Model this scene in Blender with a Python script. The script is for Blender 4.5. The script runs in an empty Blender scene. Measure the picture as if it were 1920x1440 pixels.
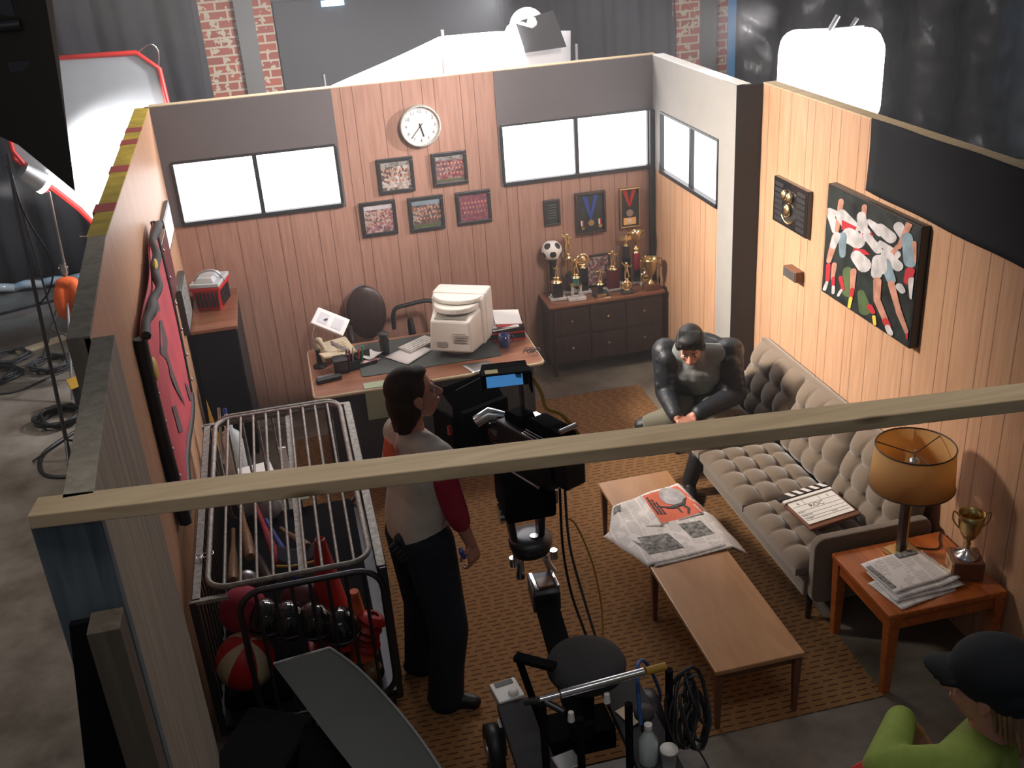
import bpy, bmesh, math, random
from mathutils import Vector, Matrix, Euler, noise
R = math.radians
rnd = random.Random(7)
scn = bpy.context.scene
COL = scn.collection

# ------------------------------------------------------------------ camera
YAW, PITCH, ROLL = 0.20204585, 0.44412768, -0.07185928
cd = bpy.data.cameras.new('camera'); cam = bpy.data.objects.new('camera', cd); COL.objects.link(cam)
fw = Vector((math.sin(YAW)*math.cos(PITCH), math.cos(YAW)*math.cos(PITCH), -math.sin(PITCH)))
rt = Vector((math.cos(YAW), -math.sin(YAW), 0)); up = rt.cross(fw)
r2 = rt*math.cos(ROLL) + up*math.sin(ROLL); u2 = up*math.cos(ROLL) - rt*math.sin(ROLL)
m = Matrix((r2, u2, -fw)).transposed().to_4x4(); m.translation = Vector((0.8468434, -8.0776705, 3.7665123))
cam.matrix_world = m
cd.sensor_width = 36; cd.lens = 1953.42/1920*36; cd.clip_start = .05; cd.clip_end = 100
scn.camera = cam

# ------------------------------------------------------------------ world, exposure
w = bpy.data.worlds.new('world'); scn.world = w; w.use_nodes = True
w.node_tree.nodes['Background'].inputs[0].default_value = (.88, .90, 1, 1)
w.node_tree.nodes['Background'].inputs[1].default_value = .07
scn.view_settings.view_transform = 'Standard'; scn.view_settings.look = 'None'
scn.view_settings.gamma = 1; scn.view_settings.use_curve_mapping = False
scn.view_settings.exposure = 0.0

# ------------------------------------------------------------------ lights of the studio and added fill lamps
def lamp(name, kind, loc, target, power, color=(1, 1, 1), **k):
    l = bpy.data.lights.new(name, kind); o = bpy.data.objects.new(name, l); COL.objects.link(o)
    l.energy = power; l.color = color
    for a, b in k.items(): setattr(l, a, b)
    o.location = loc
    o.rotation_euler = (Vector(target)-Vector(loc)).to_track_quat('-Z', 'Y').to_euler()
    return o
# big soft source over the back of the set
lamp('overhead_softbox_light', 'AREA', (2.0, .7, 3.75), (2.2, -2.0, .2), 95, (1, .95, .93), shape='RECTANGLE', size=3.0, size_y=.9)
# warm grid light hung left above the set
lamp('grid_light', 'AREA', (-1.25, -1.5, 4.45), (4.0, -2.05, 1.35), 66, (1, .90, .78), shape='RECTANGLE', size=.7, size_y=.7, spread=R(44))
# fresnel heads at the back
lamp('back_fresnel_light', 'SPOT', (2.75, .50, 3.05), (1.95, 1.1, 2.1), 750, (.96, .96, 1), spot_size=R(120), spot_blend=.6, shadow_soft_size=.12)
lamp('side_fresnel_light', 'SPOT', (4.28, -1.2, 2.88), (0.1, -.9, 2.1), 600, (1, .93, .93), spot_size=R(70), spot_blend=.9, shadow_soft_size=.07)
lamp('back_wall_fill_light', 'AREA', (3.7, -4.6, 4.9), (1.95, 0, 2.25), 27, (1, .87, .82), shape='RECTANGLE', size=.9, size_y=.9, spread=R(46))  # unseen fill, added to brighten the upper back wall
lamp('back_wall_fresnel_light', 'SPOT', (3.6, 1.2, 3.2), (6.8, 4.3, 2.6), 260, (1, .95, .95), spot_size=R(80), spot_blend=.8, shadow_soft_size=.15)
lamp('bounce_spot_light', 'SPOT', (-1.30, .35, 1.95), (-.42, 1.3, 1.80), 420, (1, .97, .95), spot_size=R(58), spot_blend=.7, shadow_soft_size=.05)
lamp('blue_worklight', 'SPOT', (-3.6, 3.0, 1.6), (-1.9, 3.6, 0), 60, (.35, .68, 1), spot_size=R(50), spot_blend=.8)
lamp('blue_worklight', 'SPOT', (9.6, 1.2, 3.5), (11.6, 4.3, 1.2), 260, (.55, .80, 1), spot_size=R(48), spot_blend=.5)
# weak white fill added behind the camera for the beam and foreground
lamp('camera_fill_light', 'AREA', (-1.5, -9.8, 5.6), (1.4, -4.8, 1.5), 9, (1, .97, .92), size=2.0)

scn.cycles.max_bounces = 5; scn.cycles.diffuse_bounces = 3; scn.cycles.glossy_bounces = 3; scn.cycles.transmission_bounces = 4; scn.cycles.volume_bounces = 0
scn.cycles.use_adaptive_sampling = True; scn.cycles.adaptive_threshold = .06

lamp('left_floor_fill_light', 'AREA', (-3.2, -2.0, 6.0), (-2.0, -1.6, 0), 36, (1, .92, .82), size=1.5, spread=R(80))  # added lamp out of view, lifts the dark floor at left
lamp('beam_fill_light', 'AREA', (1.6, -6.15, 4.3), (1.6, -5.85, 2.5), 4.2, (1, .95, .88), shape='RECTANGLE', size=3.4, size_y=.3, spread=R(60))  # unseen strip lamp added above the beam to brighten its top
# ------------------------------------------------------------------ materials
MATS = {}
def mat(name, col, rough=.6, metal=0, spec=.5, var=0, vscale=8, bump=0, bscale=60, emit=None, estr=0, trans=0, stretch=(1, 1, 1), coat=0, sheen=0, alpha=None):
    if name in MATS: return MATS[name]
    mt = bpy.data.materials.new(name); mt.use_nodes = True; n = mt.node_tree; b = n.nodes['Principled BSDF']
    b.inputs['Base Color'].default_value = (*col, 1); b.inputs['Roughness'].default_value = rough
    b.inputs['Metallic'].default_value = metal; b.inputs['Specular IOR Level'].default_value = spec
    b.inputs['Coat Weight'].default_value = coat; b.inputs['Sheen Weight'].default_value = sheen
    b.inputs['Transmission Weight'].default_value = trans
    tc = n.nodes.new('ShaderNodeTexCoord'); mp = n.nodes.new('ShaderNodeMapping'); mp.inputs['Scale'].default_value = stretch
    n.links.new(tc.outputs['Object'], mp.inputs[0])
    no = n.nodes.new('ShaderNodeTexNoise'); no.inputs['Scale'].default_value = vscale; no.inputs['Detail'].default_value = 5
    n.links.new(mp.outputs[0], no.inputs[0])
    v = var if var else .04
    rp = n.nodes.new('ShaderNodeValToRGB'); rp.color_ramp.elements[0].position = .3; rp.color_ramp.elements[1].position = .7
    rp.color_ramp.elements[0].color = (*[c*(1-v) for c in col], 1); rp.color_ramp.elements[1].color = (*[min(1, c*(1+v)) for c in col], 1)
    n.links.new(no.outputs[0], rp.inputs[0]); n.links.new(rp.outputs[0], b.inputs['Base Color'])
    if bump:
        n2 = n.nodes.new('ShaderNodeTexNoise'); n2.inputs['Scale'].default_value = bscale; n.links.new(mp.outputs[0], n2.inputs[0])
        bp = n.nodes.new('ShaderNodeBump'); bp.inputs['Strength'].default_value = bump; bp.inputs['Distance'].default_value = .01
        n.links.new(n2.outputs[0], bp.inputs['Height']); n.links.new(bp.outputs[0], b.inputs['Normal'])
    if emit: b.inputs['Emission Color'].default_value = (*emit, 1); b.inputs['Emission Strength'].default_value = estr
    if alpha is not None: b.inputs['Alpha'].default_value = alpha
    MATS[name] = mt; return mt
def nd(t, k, **kw):
    x = t.nodes.new(k)
    for a, b in kw.items(): setattr(x, a, b)
    return x
def mth(t, op, a, b=None, c=None):
    x = t.nodes.new('ShaderNodeMath'); x.operation = op
    for i, v in enumerate((a, b, c)):
        if v is None: continue
        if isinstance(v, (int, float)): x.inputs[i].default_value = v
        else: t.links.new(v, x.inputs[i])
    return x.outputs[0]
def panelling(name, axis, col, dark):
    """plywood panelling with vertical grooves at uneven spacing"""
    mt = bpy.data.materials.new(name); mt.use_nodes = True; t = mt.node_tree; b = t.nodes['Principled BSDF']
    tc = nd(t, 'ShaderNodeTexCoord'); sp = nd(t, 'ShaderNodeSeparateXYZ'); t.links.new(tc.outputs['Object'], sp.inputs[0])
    u = sp.outputs[axis]
    f = mth(t, 'MULTIPLY', mth(t, 'FRACT', mth(t, 'DIVIDE', mth(t, 'ADD', u, 20.0), 1.22)), 1.22)
    acc = None
    for g in (.005, .10, .305, .41, .61, .70, .915, 1.07):
        c = mth(t, 'COMPARE', f, g, .0032)
        acc = c if acc is None else mth(t, 'MAXIMUM', acc, c)
    mp = nd(t, 'ShaderNodeMapping'); mp.inputs['Scale'].default_value = (14, 14, .9); t.links.new(tc.outputs['Object'], mp.inputs[0])
    no = nd(t, 'ShaderNodeTexNoise'); no.inputs['Scale'].default_value = 3; no.inputs['Detail'].default_value = 8; no.inputs['Distortion'].default_value = .6
    t.links.new(mp.outputs[0], no.inputs[0])
    rp = nd(t, 'ShaderNodeValToRGB'); rp.color_ramp.elements[0].position = .28; rp.color_ramp.elements[1].position = .75
    rp.color_ramp.elements[0].color = (*dark, 1); rp.color_ramp.elements[1].color = (*col, 1); t.links.new(no.outputs[0], rp.inputs[0])
    mx = nd(t, 'ShaderNodeMix', data_type='RGBA'); t.links.new(acc, mx.inputs[0]); t.links.new(rp.outputs[0], mx.inputs[6])
    mx.inputs[7].default_value = (dark[0]*.55, dark[1]*.5, dark[2]*.5, 1); t.links.new(mx.outputs[2], b.inputs['Base Color'])
    b.inputs['Roughness'].default_value = .42; b.inputs['Specular IOR Level'].default_value = .4
    bp = nd(t, 'ShaderNodeBump'); bp.inputs['Strength'].default_value = .6; bp.inputs['Distance'].default_value = .003; bp.invert = True
    t.links.new(acc, bp.inputs['Height']); t.links.new(bp.outputs[0], b.inputs['Normal'])
    MATS[name] = mt; return mt
def woodgrain(name, c1, c2, rough=.4, stretch=(1, 12, 12), scale=2.2, coat=0, knots=False):
    mt = bpy.data.materials.new(name); mt.use_nodes = True; t = mt.node_tree; b = t.nodes['Principled BSDF']
    tc = nd(t, 'ShaderNodeTexCoord'); mp = nd(t, 'ShaderNodeMapping'); mp.inputs['Scale'].default_value = stretch
    t.links.new(tc.outputs['Object'], mp.inputs[0])
    no = nd(t, 'ShaderNodeTexNoise'); no.inputs['Scale'].default_value = scale; no.inputs['Detail'].default_value = 8; no.inputs['Distortion'].default_value = 1.1
    t.links.new(mp.outputs[0], no.inputs[0])
    rp = nd(t, 'ShaderNodeValToRGB'); rp.color_ramp.elements[0].position = .3; rp.color_ramp.elements[1].position = .7
    rp.color_ramp.elements[0].color = (*c2, 1); rp.color_ramp.elements[1].color = (*c1, 1); t.links.new(no.outputs[0], rp.inputs[0])
    out = rp.outputs[0]
    if knots:
        vo = nd(t, 'ShaderNodeTexVoronoi'); vo.inputs['Scale'].default_value = 1.6
        m2 = nd(t, 'ShaderNodeMapping'); m2.inputs['Scale'].default_value = (1, 3.5, 3.5); m2.inputs['Location'].default_value = (.33, .1, .2)
        t.links.new(tc.outputs['Object'], m2.inputs[0]); t.links.new(m2.outputs[0], vo.inputs[0])
        r3 = nd(t, 'ShaderNodeValToRGB'); r3.color_ramp.elements[0].position = .03; r3.color_ramp.elements[1].position = .11
        r3.color_ramp.elements[0].color = (1, 1, 1, 1); r3.color_ramp.elements[1].color = (0, 0, 0, 1); t.links.new(vo.outputs[0], r3.inputs[0])
        mx = nd(t, 'ShaderNodeMix', data_type='RGBA'); t.links.new(r3.outputs[0], mx.inputs[0]); t.links.new(out, mx.inputs[6])
        mx.inputs[7].default_value = (c2[0]*.35, c2[1]*.28, c2[2]*.2, 1); out = mx.outputs[2]
    t.links.new(out, b.inputs['Base Color']); b.inputs['Roughness'].default_value = rough; b.inputs['Coat Weight'].default_value = coat
    MATS[name] = mt; return mt
def carpet_mat():
    mt = bpy.data.materials.new('dashed_carpet'); mt.use_nodes = True; t = mt.node_tree; b = t.nodes['Principled BSDF']
    tc = nd(t, 'ShaderNodeTexCoord'); sp = nd(t, 'ShaderNodeSeparateXYZ'); t.links.new(tc.outputs['Object'], sp.inputs[0])
    x, y = sp.outputs[0], sp.outputs[1]
    ry = mth(t, 'DIVIDE', mth(t, 'ADD', y, 50.0), .037); row = mth(t, 'FLOOR', ry); fy = mth(t, 'FRACT', ry)
    wn = nd(t, 'ShaderNodeTexWhiteNoise', noise_dimensions='1D'); t.links.new(row, wn.inputs['W'])
    fx = mth(t, 'FRACT', mth(t, 'ADD', mth(t, 'DIVIDE', mth(t, 'ADD', x, 50.0), .082), mth(t, 'MULTIPLY', wn.outputs[0], .9)))
    dash = mth(t, 'MULTIPLY', mth(t, 'LESS_THAN', fy, .24), mth(t, 'LESS_THAN', fx, .68))
    no = nd(t, 'ShaderNodeTexNoise'); no.inputs['Scale'].default_value = 120; t.links.new(tc.outputs['Object'], no.inputs[0])
    rp = nd(t, 'ShaderNodeValToRGB'); rp.color_ramp.elements[0].color = (.19, .095, .040, 1); rp.color_ramp.elements[1].color = (.31, .165, .070, 1)
    t.links.new(no.outputs[0], rp.inputs[0])
    mx = nd(t, 'ShaderNodeMix', data_type='RGBA'); t.links.new(dash, mx.inputs[0]); t.links.new(rp.outputs[0], mx.inputs[6]); mx.inputs[7].default_value = (.085, .040, .022, 1)
    t.links.new(mx.outputs[2], b.inputs['Base Color']); b.inputs['Roughness'].default_value = .95; b.inputs['Specular IOR Level'].default_value = .1
    MATS['dashed_carpet'] = mt; return mt
def brick_mat(name, c1, c2, mortar, paint=None):
    mt = bpy.data.materials.new(name); mt.use_nodes = True; t = mt.node_tree; b = t.nodes['Principled BSDF']
    tc = nd(t, 'ShaderNodeTexCoord'); sp = nd(t, 'ShaderNodeSeparateXYZ'); t.links.new(tc.outputs['Object'], sp.inputs[0])
    cb = nd(t, 'ShaderNodeCombineXYZ'); t.links.new(mth(t, 'ADD', sp.outputs[0], sp.outputs[1]), cb.inputs[0]); t.links.new(sp.outputs[2], cb.inputs[1])
    br = nd(t, 'ShaderNodeTexBrick'); t.links.new(cb.outputs[0], br.inputs[0]); br.inputs['Scale'].default_value = 1
    br.inputs['Brick Width'].default_value = .24; br.inputs['Row Height'].default_value = .095; br.inputs['Mortar Size'].default_value = .011
    br.inputs['Color1'].default_value = (*c1, 1); br.inputs['Color2'].default_value = (*c2, 1); br.inputs['Mortar'].default_value = (*mortar, 1)
    no = nd(t, 'ShaderNodeTexNoise'); no.inputs['Scale'].default_value = 14; t.links.new(tc.outputs['Object'], no.inputs[0])
    gt = mth(t, 'GREATER_THAN', no.outputs[0], .60)
    mx = nd(t, 'ShaderNodeMix', data_type='RGBA'); t.links.new(gt, mx.inputs[0]); t.links.new(br.outputs[0], mx.inputs[6]); mx.inputs[7].default_value = (*mortar, 1)
    t.links.new(mx.outputs[2], b.inputs['Base Color']); b.inputs['Roughness'].default_value = .9
    MATS[name] = mt; return mt
def floor_mat():
    mt = bpy.data.materials.new('stained_concrete'); mt.use_nodes = True; t = mt.node_tree; b = t.nodes['Principled BSDF']
    tc = nd(t, 'ShaderNodeTexCoord')
    no = nd(t, 'ShaderNodeTexNoise'); no.inputs['Scale'].default_value = 1.7; no.inputs['Detail'].default_value = 9; no.inputs['Roughness'].default_value = .65; t.links.new(tc.outputs['Object'], no.inputs[0])
    rp = nd(t, 'ShaderNodeValToRGB'); rp.color_ramp.elements[0].position = .35; rp.color_ramp.elements[1].position = .68
    rp.color_ramp.elements[0].color = (.10, .078, .058, 1); rp.color_ramp.elements[1].color = (.27, .24, .205, 1)
    t.links.new(no.outputs[0], rp.inputs[0]); t.links.new(rp.outputs[0], b.inputs['Base Color'])
    b.inputs['Roughness'].default_value = .45
    MATS['stained_concrete'] = mt; return mt
def crowd_mat(name, cols, scale=60):
    """printed photo of rows of people: cells of clothing colour"""
    mt = bpy.data.materials.new(name); mt.use_nodes = True; t = mt.node_tree; b = t.nodes['Principled BSDF']
    tc = nd(t, 'ShaderNodeTexCoord'); vo = nd(t, 'ShaderNodeTexVoronoi'); vo.inputs['Scale'].default_value = scale; t.links.new(tc.outputs['Object'], vo.inputs[0])
    sp = nd(t, 'ShaderNodeSeparateColor'); t.links.new(vo.outputs['Color'], sp.inputs[0])
    rp = nd(t, 'ShaderNodeValToRGB'); rp.color_ramp.interpolation = 'CONSTANT'
    while len(rp.color_ramp.elements) < len(cols): rp.color_ramp.elements.new(.5)
    for i, c in enumerate(cols): rp.color_ramp.elements[i].position = i/len(cols); rp.color_ramp.elements[i].color = (*c, 1)
    t.links.new(sp.outputs[0], rp.inputs[0]); t.links.new(rp.outputs[0], b.inputs['Base Color']); b.inputs['Roughness'].default_value = .35
    MATS[name] = mt; return mt
def news_mat():
    """newsprint: fine grey text lines in columns"""
    mt = bpy.data.materials.new('newsprint'); mt.use_nodes = True; t = mt.node_tree; b = t.nodes['Principled BSDF']
    tc = nd(t, 'ShaderNodeTexCoord'); sp = nd(t, 'ShaderNodeSeparateXYZ'); t.links.new(tc.outputs['Object'], sp.inputs[0])
    fy = mth(t, 'FRACT', mth(t, 'DIVIDE', mth(t, 'ADD', sp.outputs[1], 9.0), .012)); fx = mth(t, 'FRACT', mth(t, 'DIVIDE', mth(t, 'ADD', sp.outputs[0], 9.0), .075))
    no = nd(t, 'ShaderNodeTexNoise'); no.inputs['Scale'].default_value = 12; t.links.new(tc.outputs['Object'], no.inputs[0])
    k = mth(t, 'MULTIPLY', mth(t, 'MULTIPLY', mth(t, 'LESS_THAN', fy, .45), mth(t, 'LESS_THAN', fx, .86)), mth(t, 'GREATER_THAN', no.outputs[0], .46))
    mx = nd(t, 'ShaderNodeMix', data_type='RGBA'); t.links.new(mth(t, 'MULTIPLY', k, .5), mx.inputs[0]); mx.inputs[6].default_value = (.80, .76, .74, 1); mx.inputs[7].default_value = (.2, .2, .2, 1)
    t.links.new(mx.outputs[2], b.inputs['Base Color']); b.inputs['Roughness'].default_value = .8
    MATS['newsprint'] = mt; return mt
def emis(name, col, s):
    mt = bpy.data.materials.new(name); mt.use_nodes = True; t = mt.node_tree; t.nodes.clear()
    e = nd(t, 'ShaderNodeEmission'); e.inputs[0].default_value = (*col, 1); e.inputs[1].default_value = s
    tc = nd(t, 'ShaderNodeTexCoord'); no = nd(t, 'ShaderNodeTexNoise'); no.inputs['Scale'].default_value = 2; t.links.new(tc.outputs['Object'], no.inputs[0])
    t.links.new(mth(t, 'MULTIPLY_ADD', no.outputs[0], s*.1, s*.95), e.inputs[1])
    o = nd(t, 'ShaderNodeOutputMaterial'); t.links.new(e.outputs[0], o.inputs[0]); MATS[name] = mt; return mt

# ------------------------------------------------------------------ mesh building
ORG = {}
class MB:
    def __init__(s, M=None): s.v = []; s.f = []; s.mi = []; s.m = 0; s.M = M or Matrix(); s.sm = []
    def add(s, vs, fs, smooth=False):
        n = len(s.v); s.v += [s.M @ Vector(p) for p in vs]; s.f += [tuple(i+n for i in f) for f in fs]
        s.mi += [s.m]*len(fs); s.sm += [smooth]*len(fs); return s
    def box(s, x0, x1, y0, y1, z0, z1):
        return s.add([(x0, y0, z0), (x1, y0, z0), (x1, y1, z0), (x0, y1, z0), (x0, y0, z1), (x1, y0, z1), (x1, y1, z1), (x0, y1, z1)],
                     [(0, 3, 2, 1), (4, 5, 6, 7), (0, 1, 5, 4), (1, 2, 6, 5), (2, 3, 7, 6), (3, 0, 4, 7)])
    def hexa(s, p):   # 8 corner points: bottom 4 ccw, top 4 ccw
        return s.add(p, [(0, 3, 2, 1), (4, 5, 6, 7), (0, 1, 5, 4), (1, 2, 6, 5), (2, 3, 7, 6), (3, 0, 4, 7)])
    def bar(s, a, b, w, h, upv=(0, 0, 1)):
        a, b = Vector(a), Vector(b); d = (b-a).normalized(); u = Vector(upv)
        if abs(d.dot(u)) > .98: u = Vector((0, 1, 0))
        x = d.cross(u).normalized()*w/2; z = x.cross(d).normalized()*h/2
        return s.hexa([a-x-z, a+x-z, b+x-z, b-x-z, a-x+z, a+x+z, b+x+z, b-x+z])
    def tube(s, pts, r, seg=10, closed=False, cap=True):
        pts = [Vector(p) for p in pts]; n = len(pts); rs = r if isinstance(r, (list, tuple)) else [r]*n
        vs = []; prev = None
        for i, p in enumerate(pts):
            a = pts[(i-1) % n] if (closed or i > 0) else p; b = pts[(i+1) % n] if (closed or i < n-1) else p
            d = (b-a).normalized() if (b-a).length > 1e-9 else Vector((0, 0, 1))
            if prev is None:
                h = Vector((0, 0, 1)) if abs(d.z) < .9 else Vector((1, 0, 0)); x = d.cross(h).normalized()
            else:
                x = prev - d*prev.dot(d); x = x.normalized() if x.length > 1e-6 else prev
            prev = x; y = d.cross(x)
            for k in range(seg): t = 2*math.pi*k/seg; vs.append(p + (x*math.cos(t)+y*math.sin(t))*rs[i])
        fs = []
        for i in range(n if closed else n-1):
            j = (i+1) % n
            for k in range(seg): l = (k+1) % seg; fs.append((i*seg+k, i*seg+l, j*seg+l, j*seg+k))
        s.add(vs, fs, True)
        if cap and not closed:
            s.add(vs[:seg], [tuple(range(seg))[::-1]]); s.add(vs[-seg:], [tuple(range(seg))])
        return s
    def cyl(s, a, b, r, r2=None, seg=20): return s.tube([a, b], [r, r if r2 is None else r2], seg)
    def lathe(s, prof, c=(0, 0, 0), seg=28, cap=True):
        vs = []; n = len(prof)
        for (r, z) in prof:
            for k in range(seg): t = 2*math.pi*k/seg; vs.append((c[0]+r*math.cos(t), c[1]+r*math.sin(t), c[2]+z))
        fs = [(i*seg+k, i*seg+(k+1) % seg, (i+1)*seg+(k+1) % seg, (i+1)*seg+k) for i in range(n-1) for k in range(seg)]
        s.add(vs, fs, True)
        if cap: s.add(vs[:seg], [tuple(range(seg))[::-1]]); s.add(vs[-seg:], [tuple(range(seg))])
        return s
    def ell(s, c, r, seg=16, ring=10, rot=None):
        if isinstance(r, (int, float)): r = (r, r, r)
        q = Euler(rot).to_matrix() if rot else Matrix.Identity(3); c = Vector(c)
        vs = [c+q@Vector((0, 0, -r[2]))]
        for i in range(1, ring):
            a = math.pi*i/ring-math.pi/2
            for k in range(seg):
                t = 2*math.pi*k/seg; vs.append(c+q@Vector((r[0]*math.cos(a)*math.cos(t), r[1]*math.cos(a)*math.sin(t), r[2]*math.sin(a))))
        vs.append(c+q@Vector((0, 0, r[2]))); L = len(vs)-1
        fs = [(0, 1+(k+1) % seg, 1+k) for k in range(seg)]
        for i in range(ring-2):
            for k in range(seg): l = (k+1) % seg; fs.append((1+i*seg+k, 1+i*seg+l, 1+(i+1)*seg+l, 1+(i+1)*seg+k))
        b = 1+(ring-2)*seg; fs += [(b+k, b+(k+1) % seg, L) for k in range(seg)]
        return s.add(vs, fs, True)
    def cap(s, a, b, ra, rb, seg=12):   # tapered capsule for organic shapes
        s.ell(a, ra, seg, 8); s.ell(b, rb, seg, 8); return s.tube([a, b], [ra, rb], seg)
    def prism(s, poly, h, axis=2, off=0):
        # poly in the two other axes, extruded along axis from off to off+h
        n = len(poly)
        def P(u, v, w_): return {2: (u, v, w_), 1: (u, w_, v), 0: (w_, u, v)}[axis]
        vs = [P(u, v, off) for u, v in poly]+[P(u, v, off+h) for u, v in poly]
        fs = [tuple(range(n))[::-1], tuple(range(n, 2*n))]+[(i, (i+1) % n, n+(i+1) % n, n+i) for i in range(n)]
        return s.add(vs, fs)
    def grid(s, fn, nu, nv, smooth=True):
        vs = [fn(i/nu, j/nv) for j in range(nv+1) for i in range(nu+1)]
        fs = [(j*(nu+1)+i, j*(nu+1)+i+1, (j+1)*(nu+1)+i+1, (j+1)*(nu+1)+i) for j in range(nv) for i in range(nu)]
        return s.add(vs, fs, smooth)
    def build(s, name, mats, parent=None, org=None, bevel=0, solid=0, sub=0, remesh=0, smooth=0, fixn=True):
        if parent is not None: o0 = ORG[parent.name]
        else: o0 = Vector(org) if org is not None else Vector()
        me = bpy.data.meshes.new(name); me.from_pydata([tuple(v-o0) for v in s.v], [], s.f)
        if not isinstance(mats, (list, tuple)): mats = [mats]
        for x in mats: me.materials.append(MATS[x] if isinstance(x, str) else x)
        me.polygons.foreach_set('material_index', s.mi); me.polygons.foreach_set('use_smooth', s.sm)
        if fixn:
            bm = bmesh.new(); bm.from_mesh(me); bmesh.ops.recalc_face_normals(bm, faces=bm.faces); bm.to_mesh(me); bm.free()
        me.update()
        o = bpy.data.objects.new(name, me); COL.objects.link(o)
        if parent is not None: o.parent = parent
        else: o.location = o0
        ORG[o.name] = o0
        if remesh:
            r = o.modifiers.new('r', 'REMESH'); r.mode = 'VOXEL'; r.voxel_size = remesh; r.use_smooth_shade = True
        if smooth:
            r = o.modifiers.new('s', 'SMOOTH'); r.factor = .5; r.iterations = smooth
        if solid: r = o.modifiers.new('t', 'SOLIDIFY'); r.thickness = solid; r.offset = 0
        if bevel:
            r = o.modifiers.new('b', 'BEVEL'); r.width = bevel; r.segments = 2; r.limit_method = 'ANGLE'; r.angle_limit = R(40)
        if sub: r = o.modifiers.new('u', 'SUBSURF'); r.levels = sub; r.render_levels = sub
        return o
def tag(o, label, cat, group=None, kind=None):
    o['label'] = label; o['category'] = cat
    if group: o['group'] = group
    if kind: o['kind'] = kind
    return o
def struct(o, label=None): o['kind'] = 'structure'; (o.__setitem__('label', label) if label else None); return o
def thing(name, label, cat, loc, group=None):
    o = bpy.data.objects.new(name, None); o.empty_display_size = .05; COL.objects.link(o); o.location = loc; ORG[o.name] = Vector(loc)
    return tag(o, label, cat, group)
def T(loc, rot=(0, 0, 0), sc=1): return Matrix.Translation(loc) @ Euler(rot).to_matrix().to_4x4() @ Matrix.Scale(sc, 4)
def copytree(o, loc, rotz, label, group=None):
    c = o.copy(); COL.objects.link(c); c.location = loc; c.rotation_euler = (0, 0, rotz); c['label'] = label
    if group: c['group'] = group
    def rec(a, b):
        for ch in list(a.children):
            d = ch.copy(); COL.objects.link(d); d.parent = b; rec(ch, d)
    rec(o, c); return c
def text(mb, s, size, M, depth=.0008, align='CENTER'):
    cu = bpy.data.curves.new('t', 'FONT'); cu.body = s; cu.size = size; cu.align_x = align; cu.align_y = 'CENTER'; cu.extrude = depth; cu.resolution_u = 3
    o = bpy.data.objects.new('t', cu); COL.objects.link(o); dg = bpy.context.evaluated_depsgraph_get(); dg.update()
    me = bpy.data.meshes.new_from_object(o.evaluated_get(dg)); old = mb.M; mb.M = old @ M
    mb.add([v.co for v in me.vertices], [tuple(p.vertices) for p in me.polygons]); mb.M = old
    bpy.data.objects.remove(o); bpy.data.curves.remove(cu); bpy.data.meshes.remove(me)
def capsule2d(a, b, ra, rb, n=6):
    """outline of a tapered limb drawn on a print"""
    ang = math.atan2(b[1]-a[1], b[0]-a[0]); out = []
    for i in range(n+1): t = ang+math.pi/2+math.pi*i/n; out.append((a[0]+ra*math.cos(t), a[1]+ra*math.sin(t)))
    for i in range(n+1): t = ang-math.pi/2+math.pi*i/n; out.append((b[0]+rb*math.cos(t), b[1]+rb*math.sin(t)))
    return out
def arc(c, r, a0, a1, n, z=None):
    return [(c[0]+r*math.cos(R(a0+(a1-a0)*i/n)), c[1]+r*math.sin(R(a0+(a1-a0)*i/n))) for i in range(n+1)]
def rrect(x0, x1, y0, y1, r, n=5):
    return arc((x1-r, y1-r), r, 0, 90, n)+arc((x0+r, y1-r), r, 90, 180, n)+arc((x0+r, y0+r), r, 180, 270, n)+arc((x1-r, y0+r), r, 270, 360, n)
def smoothpath(P, k=6):
    P = [Vector(p) for p in P]; Q = [P[0]]+P+[P[-1]]; out = []
    for i in range(1, len(Q)-2):
        a, b, c, d = Q[i-1], Q[i], Q[i+1], Q[i+2]
        for j in range(k):
            t = j/k; out.append(.5*((2*b)+(c-a)*t+(2*a-5*b+4*c-d)*t*t+(3*b-a-3*c+d)*t**3))
    out.append(P[-1]); return out
# ------------------------------------------------------------------ palette
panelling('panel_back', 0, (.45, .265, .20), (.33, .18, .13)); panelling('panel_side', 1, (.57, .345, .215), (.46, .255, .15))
woodgrain('pine', (.64, .49, .31), (.47, .34, .20), .65, (1, 10, 10), 2.0, knots=True)
woodgrain('grey_ply', (.39, .345, .275), (.25, .22, .175), .8, (14, 14, 1), 1.5)
woodgrain('blue_lit_board', (.155, .19, .215), (.075, .095, .115), .8, (24, 24, 1), 1.5)  # blue light on the end board is put into these grain colours
woodgrain('walnut_top', (.34, .14, .075), (.20, .078, .04), .32, (1.2, 14, 14), 2, coat=.25)
woodgrain('table_wood', (.47, .255, .115), (.38, .185, .075), .33, (5, 1.0, 5), 1.6, coat=.15)
woodgrain('end_table_wood', (.50, .135, .03), (.30, .07, .015), .3, (12, 1.2, 12), 1.6, coat=.3)
woodgrain('dark_wood', (.050, .026, .022), (.025, .013, .012), .4, (12, 12, 1.5), 2)
woodgrain('bat_wood', (.30, .16, .075), (.17, .085, .04), .4, (8, 8, 1), 3)
woodgrain('dark_stud', (.15, .12, .09), (.09, .07, .05), .8, (14, 14, 1), 1.5)
carpet_mat(); floor_mat(); news_mat()
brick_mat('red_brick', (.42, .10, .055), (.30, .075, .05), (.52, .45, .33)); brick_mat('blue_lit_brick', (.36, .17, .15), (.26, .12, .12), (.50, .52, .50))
mat('header_grey', (.115, .105, .108), .75); mat('post_grey', (.30, .285, .27), .7); mat('dark_return', (.040, .042, .048), .7)
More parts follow.
